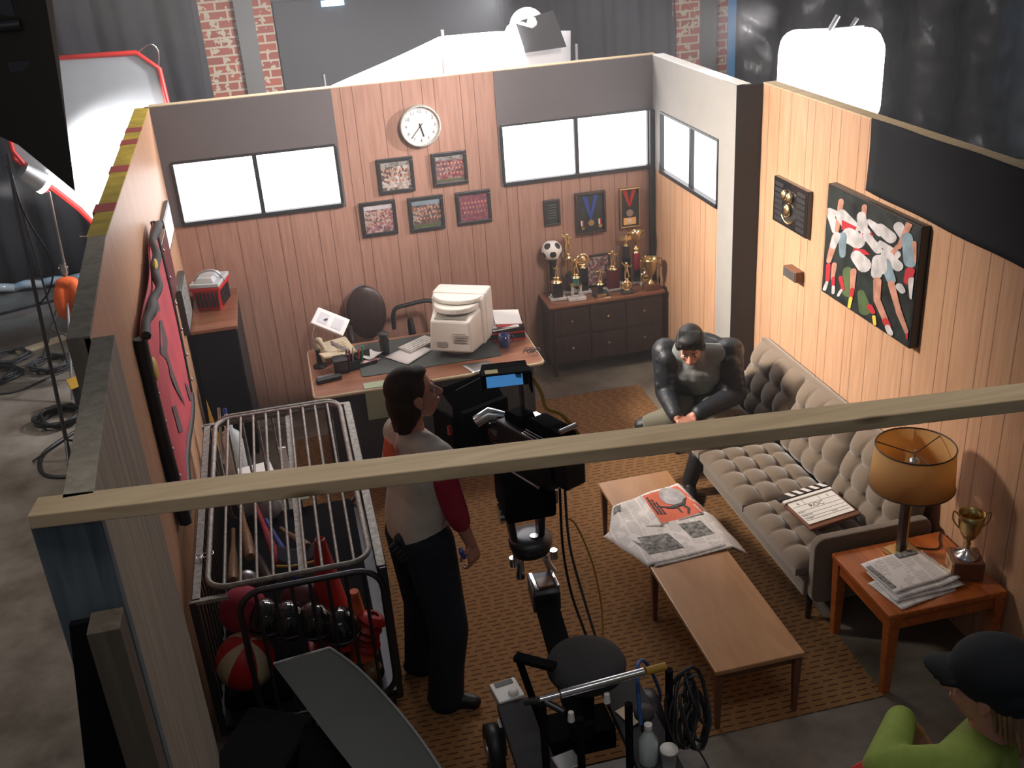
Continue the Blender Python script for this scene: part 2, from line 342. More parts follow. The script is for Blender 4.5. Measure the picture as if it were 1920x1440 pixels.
mat('black_frame', (.018, .019, .021), .35); mat('black', (.012, .012, .014), .5); mat('black_gloss', (.012, .012, .015), .12, coat=.6); mat('matte_black', (.008, .008, .010), .95, spec=.1)
mat('curtain', (.036, .036, .043), .95, spec=.1, var=.15, vscale=3); mat('duvetyne', (.022, .023, .027), .95, spec=.15)
mat('black_plastic', (.045, .045, .048), .28, spec=.9, bump=.9, bscale=9, stretch=(1, 1, .5)); mat('blue_tape', (.10, .32, .60), .5)
mat('door_grey', (.032, .032, .038), .6); mat('steel_post', (.16, .155, .15), .5, .3)
mat('yellow_tape', (.50, .36, .03), .5, var=.3, vscale=9); mat('red_tape', (.40, .06, .05), .5)
mat('white', (.80, .78, .75), .6); mat('paper', (.74, .71, .68), .7); mat('white_silk', (.85, .85, .85), .9, spec=0)
mat('red_frame', (.65, .02, .015), .4); mat('bounce_silver', (.34, .36, .38), .55); mat('flag_cloth', (.085, .072, .058), .95, spec=.1, var=.08, vscale=2)
mat('chrome', (.75, .75, .76), .2, 1, var=.06); mat('steel', (.42, .42, .43), .35, .9); mat('dark_metal', (.10, .10, .11), .4, .8); mat('galvanised', (.33, .315, .285), .6, .3, var=.35, vscale=40)
mat('gold', (1, .78, .42), .24, 1); mat('old_gold', (.60, .45, .20), .3, 1); mat('marble', (.62, .60, .58), .3, var=.25, vscale=25); mat('dark_marble', (.04, .05, .045), .2, var=.3)
mat('red', (.52, .018, .02), .4); mat('red_fabric', (.36, .018, .05), .8, var=.12, vscale=14); mat('maroon', (.11, .014, .022), .4); mat('teal', (.03, .17, .15), .4); mat('blue', (.02, .06, .30), .4)
mat('orange', (.75, .12, .02), .6, var=.15); mat('flag_red', (.46, .065, .085), .75, var=.14, vscale=5); mat('flag_grey', (.105, .07, .075), .8)
mat('sofa_fabric', (.165, .125, .092), .95, spec=.15, sheen=.6, var=.12, vscale=220); mat('shade', (.62, .38, .13), .8, emit=None)
mat('leather', (.013, .016, .022), .5, spec=.5, bump=.7, bscale=16); mat('knit_grey', (.20, .215, .215), .9, var=.15, vscale=80); mat('olive_cloth', (.145, .135, .10), .9); mat('navy_denim', (.010, .014, .026), .9, var=.25, vscale=60)
mat('tee_white', (.62, .56, .49), .9, var=.05, vscale=20); mat('print_orange', (.72, .13, .06), .8); mat('lime', (.24, .32, .06), .9, var=.08, vscale=30); mat('cap_black', (.008, .010, .014), .9)
mat('skin', (.58, .27, .19), .5, var=.06); mat('hair_brown', (.040, .021, .014), .75, var=.4, vscale=70, stretch=(1, 1, .12)); mat('hair_black', (.008, .007, .007), .6, var=.4, vscale=60); mat('hair_blond', (.28, .16, .08), .6, var=.4, vscale=70, stretch=(1, 1, .12)); mat('lips', (.42, .12, .10), .5); mat('eye_white', (.6, .58, .55), .3)
mat('crt_beige', (.60, .57, .52), .5); mat('phone_beige', (.50, .42, .28), .5); mat('desk_pad', (.075, .085, .08), .8); mat('charcoal', (.055, .055, .058), .7); mat('grey_vinyl', (.10, .108, .105), .6); mat('rim_grey', (.25, .255, .25), .5)
mat('glass_dark', (.01, .012, .02), .06, coat=1); mat('pale_green', (.34, .40, .27), .8); mat('yellow', (.62, .47, .06), .6); mat('green', (.04, .22, .07), .6); mat('clear_plastic', (.55, .60, .62), .15, spec=.8); mat('seat_cloth', (.040, .040, .043), .95, var=.1, vscale=90)
mat('amber_cable', (.42, .24, .03), .5); mat('blue_cable', (.03, .12, .34), .5); mat('grey_print', (.20, .20, .19), .7, var=.8, vscale=45); mat('orange_print', (.70, .16, .09), .7); mat('cream', (.60, .50, .33), .6); mat('brown_base', (.16, .06, .03), .4); mat('grass_print', (.07, .11, .04), .6, var=.3); mat('white_print', (.46, .44, .45), .6, var=.3, vscale=14); mat('skin_print', (.45, .21, .15), .6, var=.3, vscale=14); mat('lightblue_print', (.18, .25, .30), .6, var=.3, vscale=12); mat('red_print', (.42, .02, .03), .6); mat('dark_print', (.020, .026, .026), .4, var=.6, vscale=10)
mat('screen_blue', (.02, .10, .3), .3, emit=(.10, .40, .9), estr=.4, var=.9, vscale=30)
mat('bulb', (1, 1, 1), .5, emit=(1, .95, .9), estr=14)
WIN = emis('window_light', (.98, .98, 1.0), 3.2)
crowd_mat('crowd_white', [(.42, .38, .35), (.30, .22, .17), (.5, .46, .44), (.10, .07, .06), (.34, .28, .25)], 48)
crowd_mat('crowd_red', [(.22, .05, .06), (.10, .04, .04), (.30, .10, .10), (.16, .10, .11), (.26, .20, .20)], 55)
crowd_mat('crowd_pink', [(.32, .15, .17), (.42, .38, .36), (.28, .10, .12), (.38, .30, .26), (.12, .08, .08)], 55)
crowd_mat('crowd_dark', [(.12, .07, .06), (.20, .09, .06), (.06, .05, .05), (.30, .26, .22), (.14, .08, .08)], 55)
crowd_mat('crowd_maroon', [(.24, .06, .09), (.20, .05, .07), (.16, .08, .12), (.30, .10, .12)], 70)

H = 2.5
# ------------------------------------------------------------------ setting
struct(MB().add([(-9, -9.5, 0), (14, -9.5, 0), (14, 6, 0), (-9, 6, 0)], [(0, 1, 2, 3)]).build('floor', 'stained_concrete'))
a = MB(); a.box(0, .02, 0, .02, 0, .02); a = MB()
W, W2 = 3.824, 4.0
# back wall, windows cut out of it
a = MB()
a.box(1.285, 2.53, 0, .04, 0, H); a.box(-.06, 1.285, 0, .04, 0, 1.60); a.box(2.53, W, 0, .04, 0, 1.60)
a.m = 1
a.box(-.06, 1.285, -.006, .04, 2.08, H); a.box(-.06, .045, -.006, .04, 1.60, 2.08); a.box(1.26, 1.285, -.006, .04, 1.6, 2.08)
a.box(2.53, W+.03, -.006, .04, 2.08, H); a.box(2.53, 2.555, -.006, .04, 1.6, 2.08); a.box(3.785, W+.03, -.006, .04, 1.6, 2.08)
a.m = 2; a.box(-.03, W+.03, .0, .09, H, H+.006)
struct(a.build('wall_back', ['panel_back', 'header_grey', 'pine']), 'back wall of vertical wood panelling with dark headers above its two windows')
a = MB()
a.box(W, W+.04, -1.6, 0, 0, 1.60); a.m = 1; a.box(W-.004, W+.04, -1.6, .0, 2.08, H); a.box(W-.004, W+.04, -.18, 0, 1.6, 2.08)
a.box(W-.004, W+.04, -1.6, -1.315, 1.6, 2.08); a.m = 2; a.box(W-.012, W+.05, -1.60, -1.335, 0, H+.004); a.m = 3; a.box(W-.012, W2+.0, -1.605, -1.6, 0, H-.003); a.m = 4; a.box(W, W+.09, -1.6, 0, H, H+.006)
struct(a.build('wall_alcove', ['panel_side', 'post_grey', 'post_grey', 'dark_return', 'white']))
a = MB(); a.box(W2, W2+.04, -6.3, -1.605, 0, H); a.m = 1; a.box(W2, W2+.09, -6.3, -1.6, H, H+.006)
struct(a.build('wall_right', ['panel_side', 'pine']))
# left wall: long flat and an unpainted flat by the beam
def lw(y0, y1, x0, x1, t0, t1, z0, z1, mb): # y1<y0
    mb.hexa([(x1-t1, y1, z0), (x1, y1, z0), (x0, y0, z0), (x0-t0, y0, z0), (x1-t1, y1, z1), (x1, y1, z1), (x0, y0, z1), (x0-t0, y0, z1)])
a = MB(); lw(0, -3.36, -.025, .045, .02, .02, 0, H-.004, a); lw(-3.36, -4.6, .045, .132, .02, .02, 0, H-.004, a)
a.m = 1; lw(.02, -3.33, -.027, .043, .10, .085, H-.09, H, a)
a.m = 3; lw(-3.34, -4.6, .043, .130, .075, .075, 0.0, H+.004, a)
a.m = 2
for y in (-.75, -1.15, -1.9, -2.75): lw(y, y-.16, -.0262+y*-.0209, -.0262+(y-.16)*-.0209, .10, .10, H-.05, H+.001, a)
struct(a.build('wall_left', ['panel_side', 'yellow_tape', 'red_tape', 'grey_ply']), 'left flat of pink-tan panelling with yellow and red tape along its top edge')
a = MB(); lw(-4.61, -5.70, .212, .275, .075, .075, 0, H+.0, a); a.m = 1; a.box(.125, .285, -5.745, -5.705, 0, H-.04)
struct(a.build('trim_1', ['grey_ply', 'blue_lit_board'], bevel=.002), 'unpainted flat with a wood-grained end board coloured as if lit blue under the beam')
a = MB(); a.box(.206, .285, -5.85, -5.76, 0, 2.20)
struct(a.build('trim_2', 'dark_stud', bevel=.003), 'short brown stud against the end of the left flat')
a = MB(); a.hexa([(-.15, -5.86, 0), (.25, -5.86, 0), (.25, -5.80, 0), (-.15, -5.80, 0), (.16, -5.80, 2.2), (.205, -5.80, 2.2), (.205, -5.78, 2.2), (.16, -5.78, 2.2)])
tag(a.build('black_cloth', 'matte_black', org=(.1, -5.83, 0)), 'black cloth draped in a triangle against the end of the left flat', 'cloth')
d = Vector((2.658-.146, -5.955+5.675, 0)).normalized(); nrm = Vector((-d.y, d.x, 0)); L0 = Vector((.14, -5.672, 0)); Lx = L0+d*4.05; wd = nrm*-.088
a = MB(); z0, z1 = H-.038, H
a.hexa([(L0+wd+Vector((0, 0, z0))), (Lx+wd+Vector((0, 0, z0))), Lx+Vector((0, 0, z0)), L0+Vector((0, 0, z0)), L0+wd+Vector((0, 0, z1)), Lx+wd+Vector((0, 0, z1)), Lx+Vector((0, 0, z1)), L0+Vector((0, 0, z1))])
struct(a.build('beam', 'pine', bevel=.003), 'long pale pine timber with knots across the open front of the set')
# trims
a = MB(); a.box(W-.045, W, -.05, 0, 0, 2.08); struct(a.build('trim_3', 'black_frame', bevel=.002))
def window(n, P, U, L, z0, z1, split, inn):
    """P start point on wall, U direction along wall, inn direction into room"""
    P, U, inn = Vector(P), Vector(U), Vector(inn)
    def bx(mb, u0, u1, d0, d1, za, zb):
        c = [P+U*u0+inn*d0, P+U*u1+inn*d0, P+U*u1+inn*d1, P+U*u0+inn*d1]
        mb.hexa([(*p.xy, za) for p in c]+[(*p.xy, zb) for p in c])
    f = MB(); bx(f, 0, L, -.03, .022, z0-.028, z0+.004); bx(f, 0, L, -.03, .012, z1-.004, z1+.016); bx(f, -.01, .014, -.03, .014, z0, z1); bx(f, L-.014, L+.01, -.03, .014, z0, z1); bx(f, split-.016, split+.016, -.03, .010, z0, z1)
    o = struct(f.build(n, 'black_frame', bevel=.002, org=tuple(P+Vector((0, 0, z0)))))
    for u0, u1 in ((0, split), (split, L)):
        g = MB(); bx(g, u0+.012, u1-.012, -.028, -.022, z0, z1); g.build('pane', WIN, o)
window('window_1', (.045, 0, 0), (1, 0, 0), 1.215, 1.628, 2.078, .605, (0, -1, 0))
window('window_2', (2.555, 0, 0), (1, 0, 0), 1.23, 1.628, 2.078, .615, (0, -1, 0))
window('window_3', (W, -.18, 0), (0, -1, 0), 1.135, 1.628, 2.078, .62, (-1, 0, 0))
# rug on the floor
a = MB(); a.add([(.62, -.70, .004), (3.42, -.72, .004), (3.36, -4.53, .004), (.42, -4.53, .004), (.62, -.70, 0), (3.42, -.72, 0), (3.36, -4.53, 0), (.42, -4.53, 0)], [(0, 3, 2, 1), (0, 1, 5, 4), (1, 2, 6, 5), (2, 3, 7, 6), (3, 0, 4, 7)])
tag(a.build('rug', 'dashed_carpet', org=(2, -2.6, 0)), 'large rust-brown rug with short dark dashes covering the set floor', 'rug')

# ------------------------------------------------------------------ warehouse behind the set
YB = 4.4
def pillar(x0, x1, m='red_brick', y0=YB, dz=7, n='brick_pillar', label='', y1=None):
    a = MB(); a.box(x0, x1, y0, (y1 or y0+.3), 0, dz); return struct(a.build(n, m), label)
pillar(.22, .60, label='red brick pier with heavy pale mortar, left of the grey steel post'); pillar(.80, 1.00, label='red brick pier right of the grey steel post'); pillar(5.70, 6.05, label='sunlit brick pier left of the steel post near the black plastic'); pillar(6.24, 6.45, label='narrow brick pier beside the black plastic')
pillar(10.75, 13.2, 'blue_lit_brick', y0=4.35, n='wall_brick', label='brick wall edge under blue light at far right')
a = MB(); a.box(.60, .80, YB-.08, YB+.3, 0, 7); struct(a.build('steel_post', 'steel_post'), 'grey steel post between two brick piers')
a = MB(); a.box(6.05, 6.24, YB-.08, YB+.3, 0, 7); struct(a.build('steel_post', 'steel_post'), 'dark steel post between the two right brick piers')
a = MB(); a.box(.10, .22, YB-.04, YB+.3, 0, 7); struct(a.build('steel_post', 'door_grey'), 'dark post at the edge of the left curtain')
a = MB(); a.box(1.0, 5.70, YB+.1, YB+.2, 0, 7); a.box(1.02, 1.9, YB+.04, YB+.1, 0, 2.78); a.m = 1; a.box(1.0, 5.7, YB+.06, YB+.10, 2.80, 2.84); struct(a.build('door_1', ['door_grey', 'dark_metal']), 'tall dark warehouse doors behind the set')
a = MB(); a.box(-9, 14, 5.6, 5.7, 0, 7); struct(a.build('wall_far', 'door_grey'))
# bright gap above the left doors
a = MB(); a.box(1.55, 1.80, YB-.02, YB+.04, 2.70, 2.76); tag(a.build('work_light', mat('cyan_light', (.3, .7, 1), .5, emit=(.4, .75, 1), estr=5), org=(1.67, YB, 2.73)), 'small cyan-white light glowing above the dark doors', 'light')
# hanging cloths
def drape(name, m, x0, x1, y, z0, z1, amp, n, label, cat='curtain', sl=0, seed=0, y1=None):
    def f(u, v):
        x = x0+(x1-x0)*u; z = z0+(z1-z0)*v+sl*u*(1-v)
        return (x, y+((y1-y)*u if y1 is not None else 0)+amp*(math.sin(u*n*6.28+seed)+.5*math.sin(u*n*2.7*6.28+1+v*1.5)+.6*noise.noise((x*1.3, z*.8, seed))), z)
    return tag(MB().grid(f, int(n*14), 14).build(name, m, org=(x0, y, 0), solid=.006, fixn=False), label, cat)
drape('black_curtain', 'curtain', -6.5, .16, YB+.1, .05, 6.5, .07, 11, 'black curtain hanging behind the red-framed reflector at left', y1=YB-.02)
drape('black_curtain', 'curtain', 3.55, 5.75, YB+.02, .05, 6.5, .04, 5, 'dark grey curtain beside the fresnel lamp at back')
def plast(u, v):
    x = 6.46+4.6*u; z = 6.5*v
    return (x, YB-.02-.35*u+.09*math.sin(u*38+v*2)+.12*noise.noise((x*1.1+z*.5, z*.9, 3))+.05*noise.noise((x*5+z*2, z*4, 8)), z)
tag(MB().grid(plast, 150, 110).build('plastic_sheet', 'black_plastic', org=(8.5, YB, 0), solid=.004, fixn=False), 'crinkled glossy black plastic sheet hanging behind the right wall', 'plastic sheet')
a = MB(); a.box(6.40, 6.50, YB-.06, YB-.04, 0, 7); tag(a.build('tape_strip', 'blue_tape', org=(6.45, YB-.05, 0)), 'blue strip down the left edge of the black plastic', 'tape')

# red framed reflector board (left)
t = thing('reflector_board', 'grey reflector in a red tube frame with a bright hot spot behind the left flat', 'reflector', (-.35, 1.3, 1.3))
P = [(-1.35, 1.3, 1.30), (-1.35, 1.3, 2.74), (-.13, 1.3, 2.72), (-.02, 1.3, 2.55), (-.02, 1.3, 1.26), (-.9, 1.3, 1.30)]
P = [(-.86, 1.28, 2.76), (-.17, 1.3, 2.74), (-.02, 1.3, 2.60), (.02, 1.3, 1.25), (-.70, 1.28, 1.31), (-.86, 1.28, 1.47)]
P = [(x*1.0+.14*(1 if i in (0, 5) else 0)-.0, y, z) for i, (x, y, z) in enumerate(P)]
P = [(-1.30, 1.28, 2.78), (-.17, 1.3, 2.74), (-.02, 1.3, 2.60), (.02, 1.3, 1.40), (-.1, 1.3, 1.24), (-.78, 1.28, 1.31), (-.90, 1.28, 1.52), (-1.30, 1.28, 2.0)]
MB().add([(x, y+.01, z) for x, y, z in P], [tuple(range(len(P)))]).build('panel', 'bounce_silver', t, solid=.006)
MB().tube(P, .022, 8, closed=True).build('frame', 'red_frame', t)
MB().tube(smoothpath([(-.17, 1.3, 2.74), (-.05, 1.28, 2.80), (.0, 1.3, 2.74), (-.02, 1.3, 2.62)]), .006, 6).build('clip_wire', 'chrome', t)
MB().tube([(-.95, 1.26, 1.29), (-.35, 1.26, 1.24)], .006, 6).build('rod', 'chrome', t)

# silver lamp stand with sandbags
t = thing('lamp_stand', 'silver lighting stand with a glowing lamp head in front of the reflector', 'light stand', (-1.13, 1.2, 0))
MB().tube([(-1.13, 1.2, .30), (-1.13, 1.2, 1.05)], .022, 10).build('riser', 'steel', t)
MB().tube([(-1.12, 1.2, 1.0), (-1.09, 1.2, 1.72)], .015, 10).build('upper_riser', 'chrome', t)
a = MB(); a.cyl((-1.13, 1.2, 1.0), (-1.13, 1.2, 1.09), .034); a.cyl((-1.17, 1.2, 1.05), (-1.09, 1.2, 1.05), .012); a.build('collar', 'chrome', t)
for k, (dx, dy) in enumerate(((-.52, .55), (.42, -.1), (-.1, -.5))):
    a = MB(); a.tube([(-1.13, 1.2, .95), (-1.13+dx, 1.2+dy, .02)], .014, 8); a.tube([(-1.13, 1.2, .34), (-1.13+dx*.6, 1.2+dy*.6, .40)], .009, 6); a.build('leg', 'steel', t)
a = MB(); a.tube([(-1.24, 1.16, 1.93), (-1.13, 1.22, 1.80)], [.075, .095], 16); a.m = 1; a.tube([(-1.13, 1.22, 1.80), (-1.11, 1.235, 1.777)], .092, 16)
a.build('lamp_head', ['steel', 'bulb'], t)
a = MB(); a.tube([(-1.28, 1.2, 2.08), (-1.20, 1.2, 1.92), (-1.10, 1.2, 1.72)], .018, 8); a.build('yoke', 'red', t)
for (x, y, z, dz, lb) in ((-1.12, 1.13, .98, .36, 'upper orange sandbag draped on the silver lamp stand'), (-1.02, 1.10, .66, .32, 'lower orange sandbag hanging at the foot of the silver lamp stand')):
    a = MB(); a.ell((x-.07, y, z-dz*.55), (.075, .06, dz*.5), rot=(0, .12, 0)); a.ell((x+.07, y-.02, z-dz*.5), (.07, .055, dz*.48), rot=(0, -.15, 0)); a.ell((x, y, z-.04), (.10, .05, .05))
    tag(a.build('sandbag', 'orange', org=(x, y, z-dz), remesh=.012, smooth=3), lb, 'sandbag', 'orange sandbags on the lamp stand')
# thin black stand in front
t = thing('light_stand', 'tall thin black stand with a hanging cable at the left edge', 'light stand', (-1.08, -.5, 0))
MB().tube([(-1.08, -.5, .0), (-1.0, -.5, 1.3), (-.965, -.5, 2.0), (-.93, -.5, 2.38)], [.016, .014, .012, .01], 8).build('pole', 'dark_metal', t)
MB().tube(smoothpath([(-.95, -.5, 2.3), (-.93, -.48, 1.95), (-.84, -.48, 1.6), (-.90, -.5, 1.4), (-1.0, -.5, 1.3)]), .007, 6).build('cable', 'black', t)
MB().tube([(-1.0, -.25, 2.3), (-1.02, -.1, 1.2), (-1.05, .1, .6)], .008, 6).build('rear_rod', 'dark_metal', t)
for dx, dy in ((.28, .22), (-.3, .15), (.05, -.35)): MB().tube([(-1.07, -.5, .22), (-1.08+dx, -.5+dy, .012)], .010, 6).build('leg', 'dark_metal', t)
# bright strips and boards on the floor behind
tag(MB().add([(-2.9, 2.9, .05), (-1.75, 3.35, .06), (-1.75, 3.45, .06), (-2.9, 3.0, .05), (-2.9, 2.9, .0), (-1.75, 3.35, .0), (-1.75, 3.45, .0), (-2.9, 3.0, .0)], [(0, 1, 2, 3), (0, 4, 5, 1), (1, 5, 6, 2), (2, 6, 7, 3), (3, 7, 4, 0)]).build('metal_rail', 'chrome', org=(-2.3, 3.1, 0)), 'long bright metal rail lying on the blue-lit floor', 'rail')
a = MB(); a.hexa([(-1.95, 2.1, 0), (-1.90, 2.03, 0), (-1.0, 2.62, 0), (-1.05, 2.7, 0), (-1.95, 2.1, .03), (-1.90, 2.03, .03), (-1.0, 2.62, .03), (-1.05, 2.7, .03)])
tag(a.build('wood_strip', 'cream', org=(-1.5, 2.4, 0)), 'pale wooden strip lying on the floor by the silver stand', 'board')
a = MB()
for k in range(9):
    a.tube(smoothpath([(-2.9+.3*k+rnd.uniform(-.05, .05), 4.15+rnd.uniform(-.1, .1), .04), (-2.75+.3*k, 4.0, .10), (-2.6+.3*k, 4.1, .04)]), .05, 6)
tag(a.build('plastic_bundle', 'clear_plastic', org=(-2, 4.1, 0)), 'crumpled clear plastic along the foot of the left curtain', 'plastic')
def coil(x, y, r, n, label, m='black', z=0, grp='cable coils on the warehouse floor'):
    P = []
    for k in range(n*16):
        t_ = k/16*2*math.pi; rr = r*(1+.22*math.sin(k*.37)+.1*math.sin(k*1.7)); P.append((x+rr*math.cos(t_)+.03*math.sin(k*.11), y+rr*math.sin(t_)*1.05, z+.012+.009*(k/16)+.006*math.sin(k*.9)))
    tag(MB().tube(P, .011, 6).build('cable_coil', m, org=(x, y, z)), label, 'cable coil', grp)
coil(-1.25, .35, .17, 8, 'black cable coil on the floor just behind the left flat\'s middle, nearest of the coils'); coil(-1.50, 1.6, .17, 7, 'coil of grey cable beside the foot of the silver stand', 'charcoal'); coil(-2.0, 1.50, .19, 7, 'coil of cable at the left edge of the photo, touching the frame edge'); coil(-1.95, 1.95, .15, 5, 'small coil of cable behind the one at the left edge', 'charcoal')
tag(MB().tube(smoothpath([(-1.1, .1, .012), (-1.32, -.25, .012), (-1.25, -.62, .012), (-.95, -.72, .012), (-.75, -.6, .012)]), .016, 8).build('cable_loop', 'black', org=(-1.1, -.4, 0)), 'thick black cable curving in a loop around the stand foot', 'cable')
tag(MB().tube(smoothpath([(-2.2, 1.25, .01), (-1.8, 1.1, .01), (-1.5, 1.35, .01), (-1.2, 1.6, .01)]), .009, 6).build('floor_cable', 'black', org=(-1.8, 1.2, 0)), 'black cable running between the coils on the floor', 'cable')
a = MB(T((-1.05, .55, 0), (0, 0, .3))); a.box(-.12, .12, -.1, .1, 0, .24); a.m = 1; a.hexa([(-.14, -.12, .24), (.16, -.10, .28), (.16, .12, .28), (-.14, .12, .24), (-.14, -.12, .25), (.16, -.10, .29), (.16, .12, .29), (-.14, .12, .25)])
tag(a.build('gear_box', ['black', 'amber_cable'], org=(-1.05, .55, 0), bevel=.004), 'black gear box with a tan lid beside the nearest cable coil', 'box')
tag(MB(T((.05, -4.55, .0))).box(-1.22, -1.16, -.04, 0, 0, .004).build('paper_scrap', 'paper', org=(-1.15, -4.6, 0)), 'small white scrap of paper on the left floor', 'paper')
# big hanging flag top left with its arm
P = [(-1.9, -3.3, 3.9), (.0, -3.6, 3.9), (.155, -3.62, 3.4), (.155, -3.62, 3.33), (.045, -3.80, 2.79), (-.19, -3.66, 3.01), (-.75, -3.5, 3.2)]
P = [(-1.3, -3.45, 4.1), (.11, -3.5, 4.1), (.085, -3.52, 3.48), (.05, -3.68, 3.0), (.03, -3.70, 2.79), (-.14, -3.66, 2.985), (-1.3, -3.6, 3.75)]
t = thing('black_flag', 'large brown-black cloth flag hanging in the upper left corner', 'flag', (-.2, -3.5, 3.4))
MB().add(P, [tuple(range(len(P)))]).build('cloth', 'flag_cloth', t, solid=.012)
a = MB(); a.box(-.095, -.045, -3.60, -3.52, 3.27, 3.55); a.box(-.11, -.03, -3.63, -3.50, 3.25, 3.29); a.tube([(-.4, -3.65, 3.35), (-.07, -3.60, 3.42)], .009, 8); a.cyl((-.12, -3.62, 3.42), (-.03, -3.62, 3.42), .022)
a.build('clamp', 'dark_metal', t, bevel=.002)
# black cloth over the right wall
def duv(u, v):
    y = -2.95-3.3*u; return (W2-.012-.006*math.sin(u*30+v*3), y-.02*math.sin(v*3), 2.115-.075*u+(H+.012-2.115+.075*u)*v)
tag(MB().grid(duv, 40, 10).build('black_drape', 'duvetyne', org=(W2, -4.5, 2.0), solid=.008, fixn=False), 'black cloth draped over the top of the right wall', 'cloth')

# lamps on stands behind the set
def stand(t, x, y, z):
    MB().tube([(x, y, .5), (x, y, z)], .018, 8).build('riser', 'steel', t)
    for k in range(3): c = k*2.09+.4; MB().tube([(x, y, .75), (x+.5*math.cos(c), y+.5*math.sin(c), .02)], .014, 8).build('leg', 'steel', t)
t = thing('fresnel_lamp', 'bright studio lamp with a dark square barn door above the back wall', 'studio lamp', (3.05, 1.0, 0))
stand(t, 3.05, 1.1, 2.5)
M_ = T((3.08, 1.05, 2.68), (0, 0, 0))
a = MB(M_); a.tube([(0, .16, .0), (0, .02, .0)], [.10, .155], 24); a.ell((0, .02, 0), (.155, .15, .155), 20, 12); a.build('housing', 'white', t)
a = MB(M_); a.tube([(-.17, .02, -.20), (-.17, .02, 0), (-.17, .02, .02)], .012); a.tube([(.17, .02, -.20), (.17, .02, 0)], .012); a.tube([(-.17, .02, -.2), (.17, .02, -.2)], .012); a.build('yoke', 'steel', t)
a = MB(M_); a.tube([(-.10, -.06, -.05), (-.105, -.09, -.06)], .12, 20); a.build('lens', 'bulb', t)
a = MB(); a.hexa([(3.0, .86, 2.49), (3.375, .9, 2.50), (3.37, .91, 2.50), (3.0, .87, 2.49), (2.945, .93, 2.735), (3.29, .97, 2.80), (3.29, .98, 2.80), (2.945, .94, 2.735)]); a.build('barn_door', 'black', t)
# large bleached cloth lit by the lamp
t = thing('diffusion_cloth', 'huge blown-out white cloth glowing along the top of the back wall', 'cloth', (2.4, 1.05, 0))
def silk(u, v):
    x = 1.15+2.3*u; top = 2.30+min(u/.5, 1)*.37-max(0, u-.72)*.20
    return (x, 1.0+.25*(1-v)+.02*math.sin(u*14), .9+(top-.9)*v)
MB().grid(silk, 24, 10).build('sheet', 'white_silk', t, solid=.004, fixn=False)
MB().tube([(2.33, 1.03, 0), (2.33, 1.03, 2.72)], .015, 8).build('pole', 'steel', t); MB().tube([(3.5, 1.03, 0), (3.5, 1.03, 2.5)], .015, 8).build('pole', 'steel', t)
a = MB(); a.tube([(1.40, 3.0, 0), (1.40, 3.0, 2.18)], .02, 8)
tag(a.build('thin_pole', 'steel', org=(1.4, 3, 0)), 'thin upright pole standing before the dark doors', 'pole')
t = thing('side_lamp', 'dazzling white box lamp shining over the top of the right wall', 'studio lamp', (4.9, -1.0, 0))
stand(t, 4.9, -1.0, 2.2)
a = MB(T((4.78, -1.05, 2.50), (0, 0, R(-28)))); a.prism(rrect(-.36, .36, -.42, .20, .12), .30, axis=1, off=-.15); a.build('glowing_shell', mat('lamp_glow', (1, 1, 1), .5, emit=(1, .97, 1), estr=9), t, bevel=.01)
a = MB(T((4.82, -1.05, 2.50))); a.tube([(-.06, 0, .2), (.0, 0, .30)], .02); a.tube([(.10, 0, .2), (.15, 0, .27)], .016); a.box(-.03, .2, -.02, .02, .19, .22); a.build('handle', 'steel', t)
# ------------------------------------------------------------------ things on the back wall
def clock():
    c = (1.923, 0, 2.158); r = .155
    t = thing('wall_clock', 'large round white wall clock above the framed team photos', 'clock', (c[0], c[1], c[2]))
    Mc = T(c, (R(90), 0, 0))     # local z -> -y (towards room)
    MB(Mc).lathe([(r*1.02, 0), (r*1.02, .045), (r*.98, .052), (r*.93, .048), (r*.92, .03), (.001, .03)], seg=40, cap=False).build('rim', mat('clock_rim', (.42, .43, .40), .4), t)
    a = MB(Mc); a.tube([(0, 0, .028), (0, 0, .034)], r*.925, 40); a.build('face', 'white', t)
    a = MB(Mc)
    for h in range(1, 13):
        q = R(90-30*h); text(a, str(h), .036, Matrix.Translation((math.cos(q)*r*.72, math.sin(q)*r*.72, .0345)), .0006)
    for k in range(60):
        q = R(6*k); a.bar((math.cos(q)*r*.86, math.sin(q)*r*.86, .0348), (math.cos(q)*r*.90, math.sin(q)*r*.90, .0348), .002 if k % 5 else .004, .0008)
    a.build('numerals', 'black', t)
    def hand(nm, deg, l, w_, z):
        q = R(90-deg); a = MB(Mc); a.bar((-math.cos(q)*l*.25, -math.sin(q)*l*.25, z), (math.cos(q)*l, math.sin(q)*l, z), w_, .0015); a.build(nm, 'black', t)
    hand('hour_hand', 166, .085, .010, .037); hand('minute_hand', 222, .118, .006, .039)
    MB(Mc).cyl((0, 0, .036), (0, 0, .043), .007).build('hub', 'black', t)
clock()
def framed(n, label, x0, x1, z0, z1, m, fm='black_frame', fw_=.026, cat='framed photo', group=None, tilt=0, d=.025, extra=None):
    t = thing(n, label, cat, ((x0+x1)/2, 0, z0), group); cx, cz = (x0+x1)/2, (z0+z1)/2; w_, h_ = (x1-x0)/2, (z1-z0)/2
    M_ = T((cx, 0, cz), (0, R(tilt), 0))
    a = MB(M_)
    a.box(-w_, w_, -d, 0, h_-fw_, h_); a.box(-w_, w_, -d, 0, -h_, -h_+fw_); a.box(-w_, -w_+fw_, -d, 0, -h_+fw_, h_-fw_); a.box(w_-fw_, w_, -d, 0, -h_+fw_, h_-fw_)
    a.build('frame', fm, t, bevel=.003)
    MB(M_).box(-w_+fw_, w_-fw_, -d*.45, -.001, -h_+fw_, h_-fw_).build('print' if cat == 'framed photo' else 'backing', m, t)
    if extra: extra(M_, w_, h_, t, d)
    return t
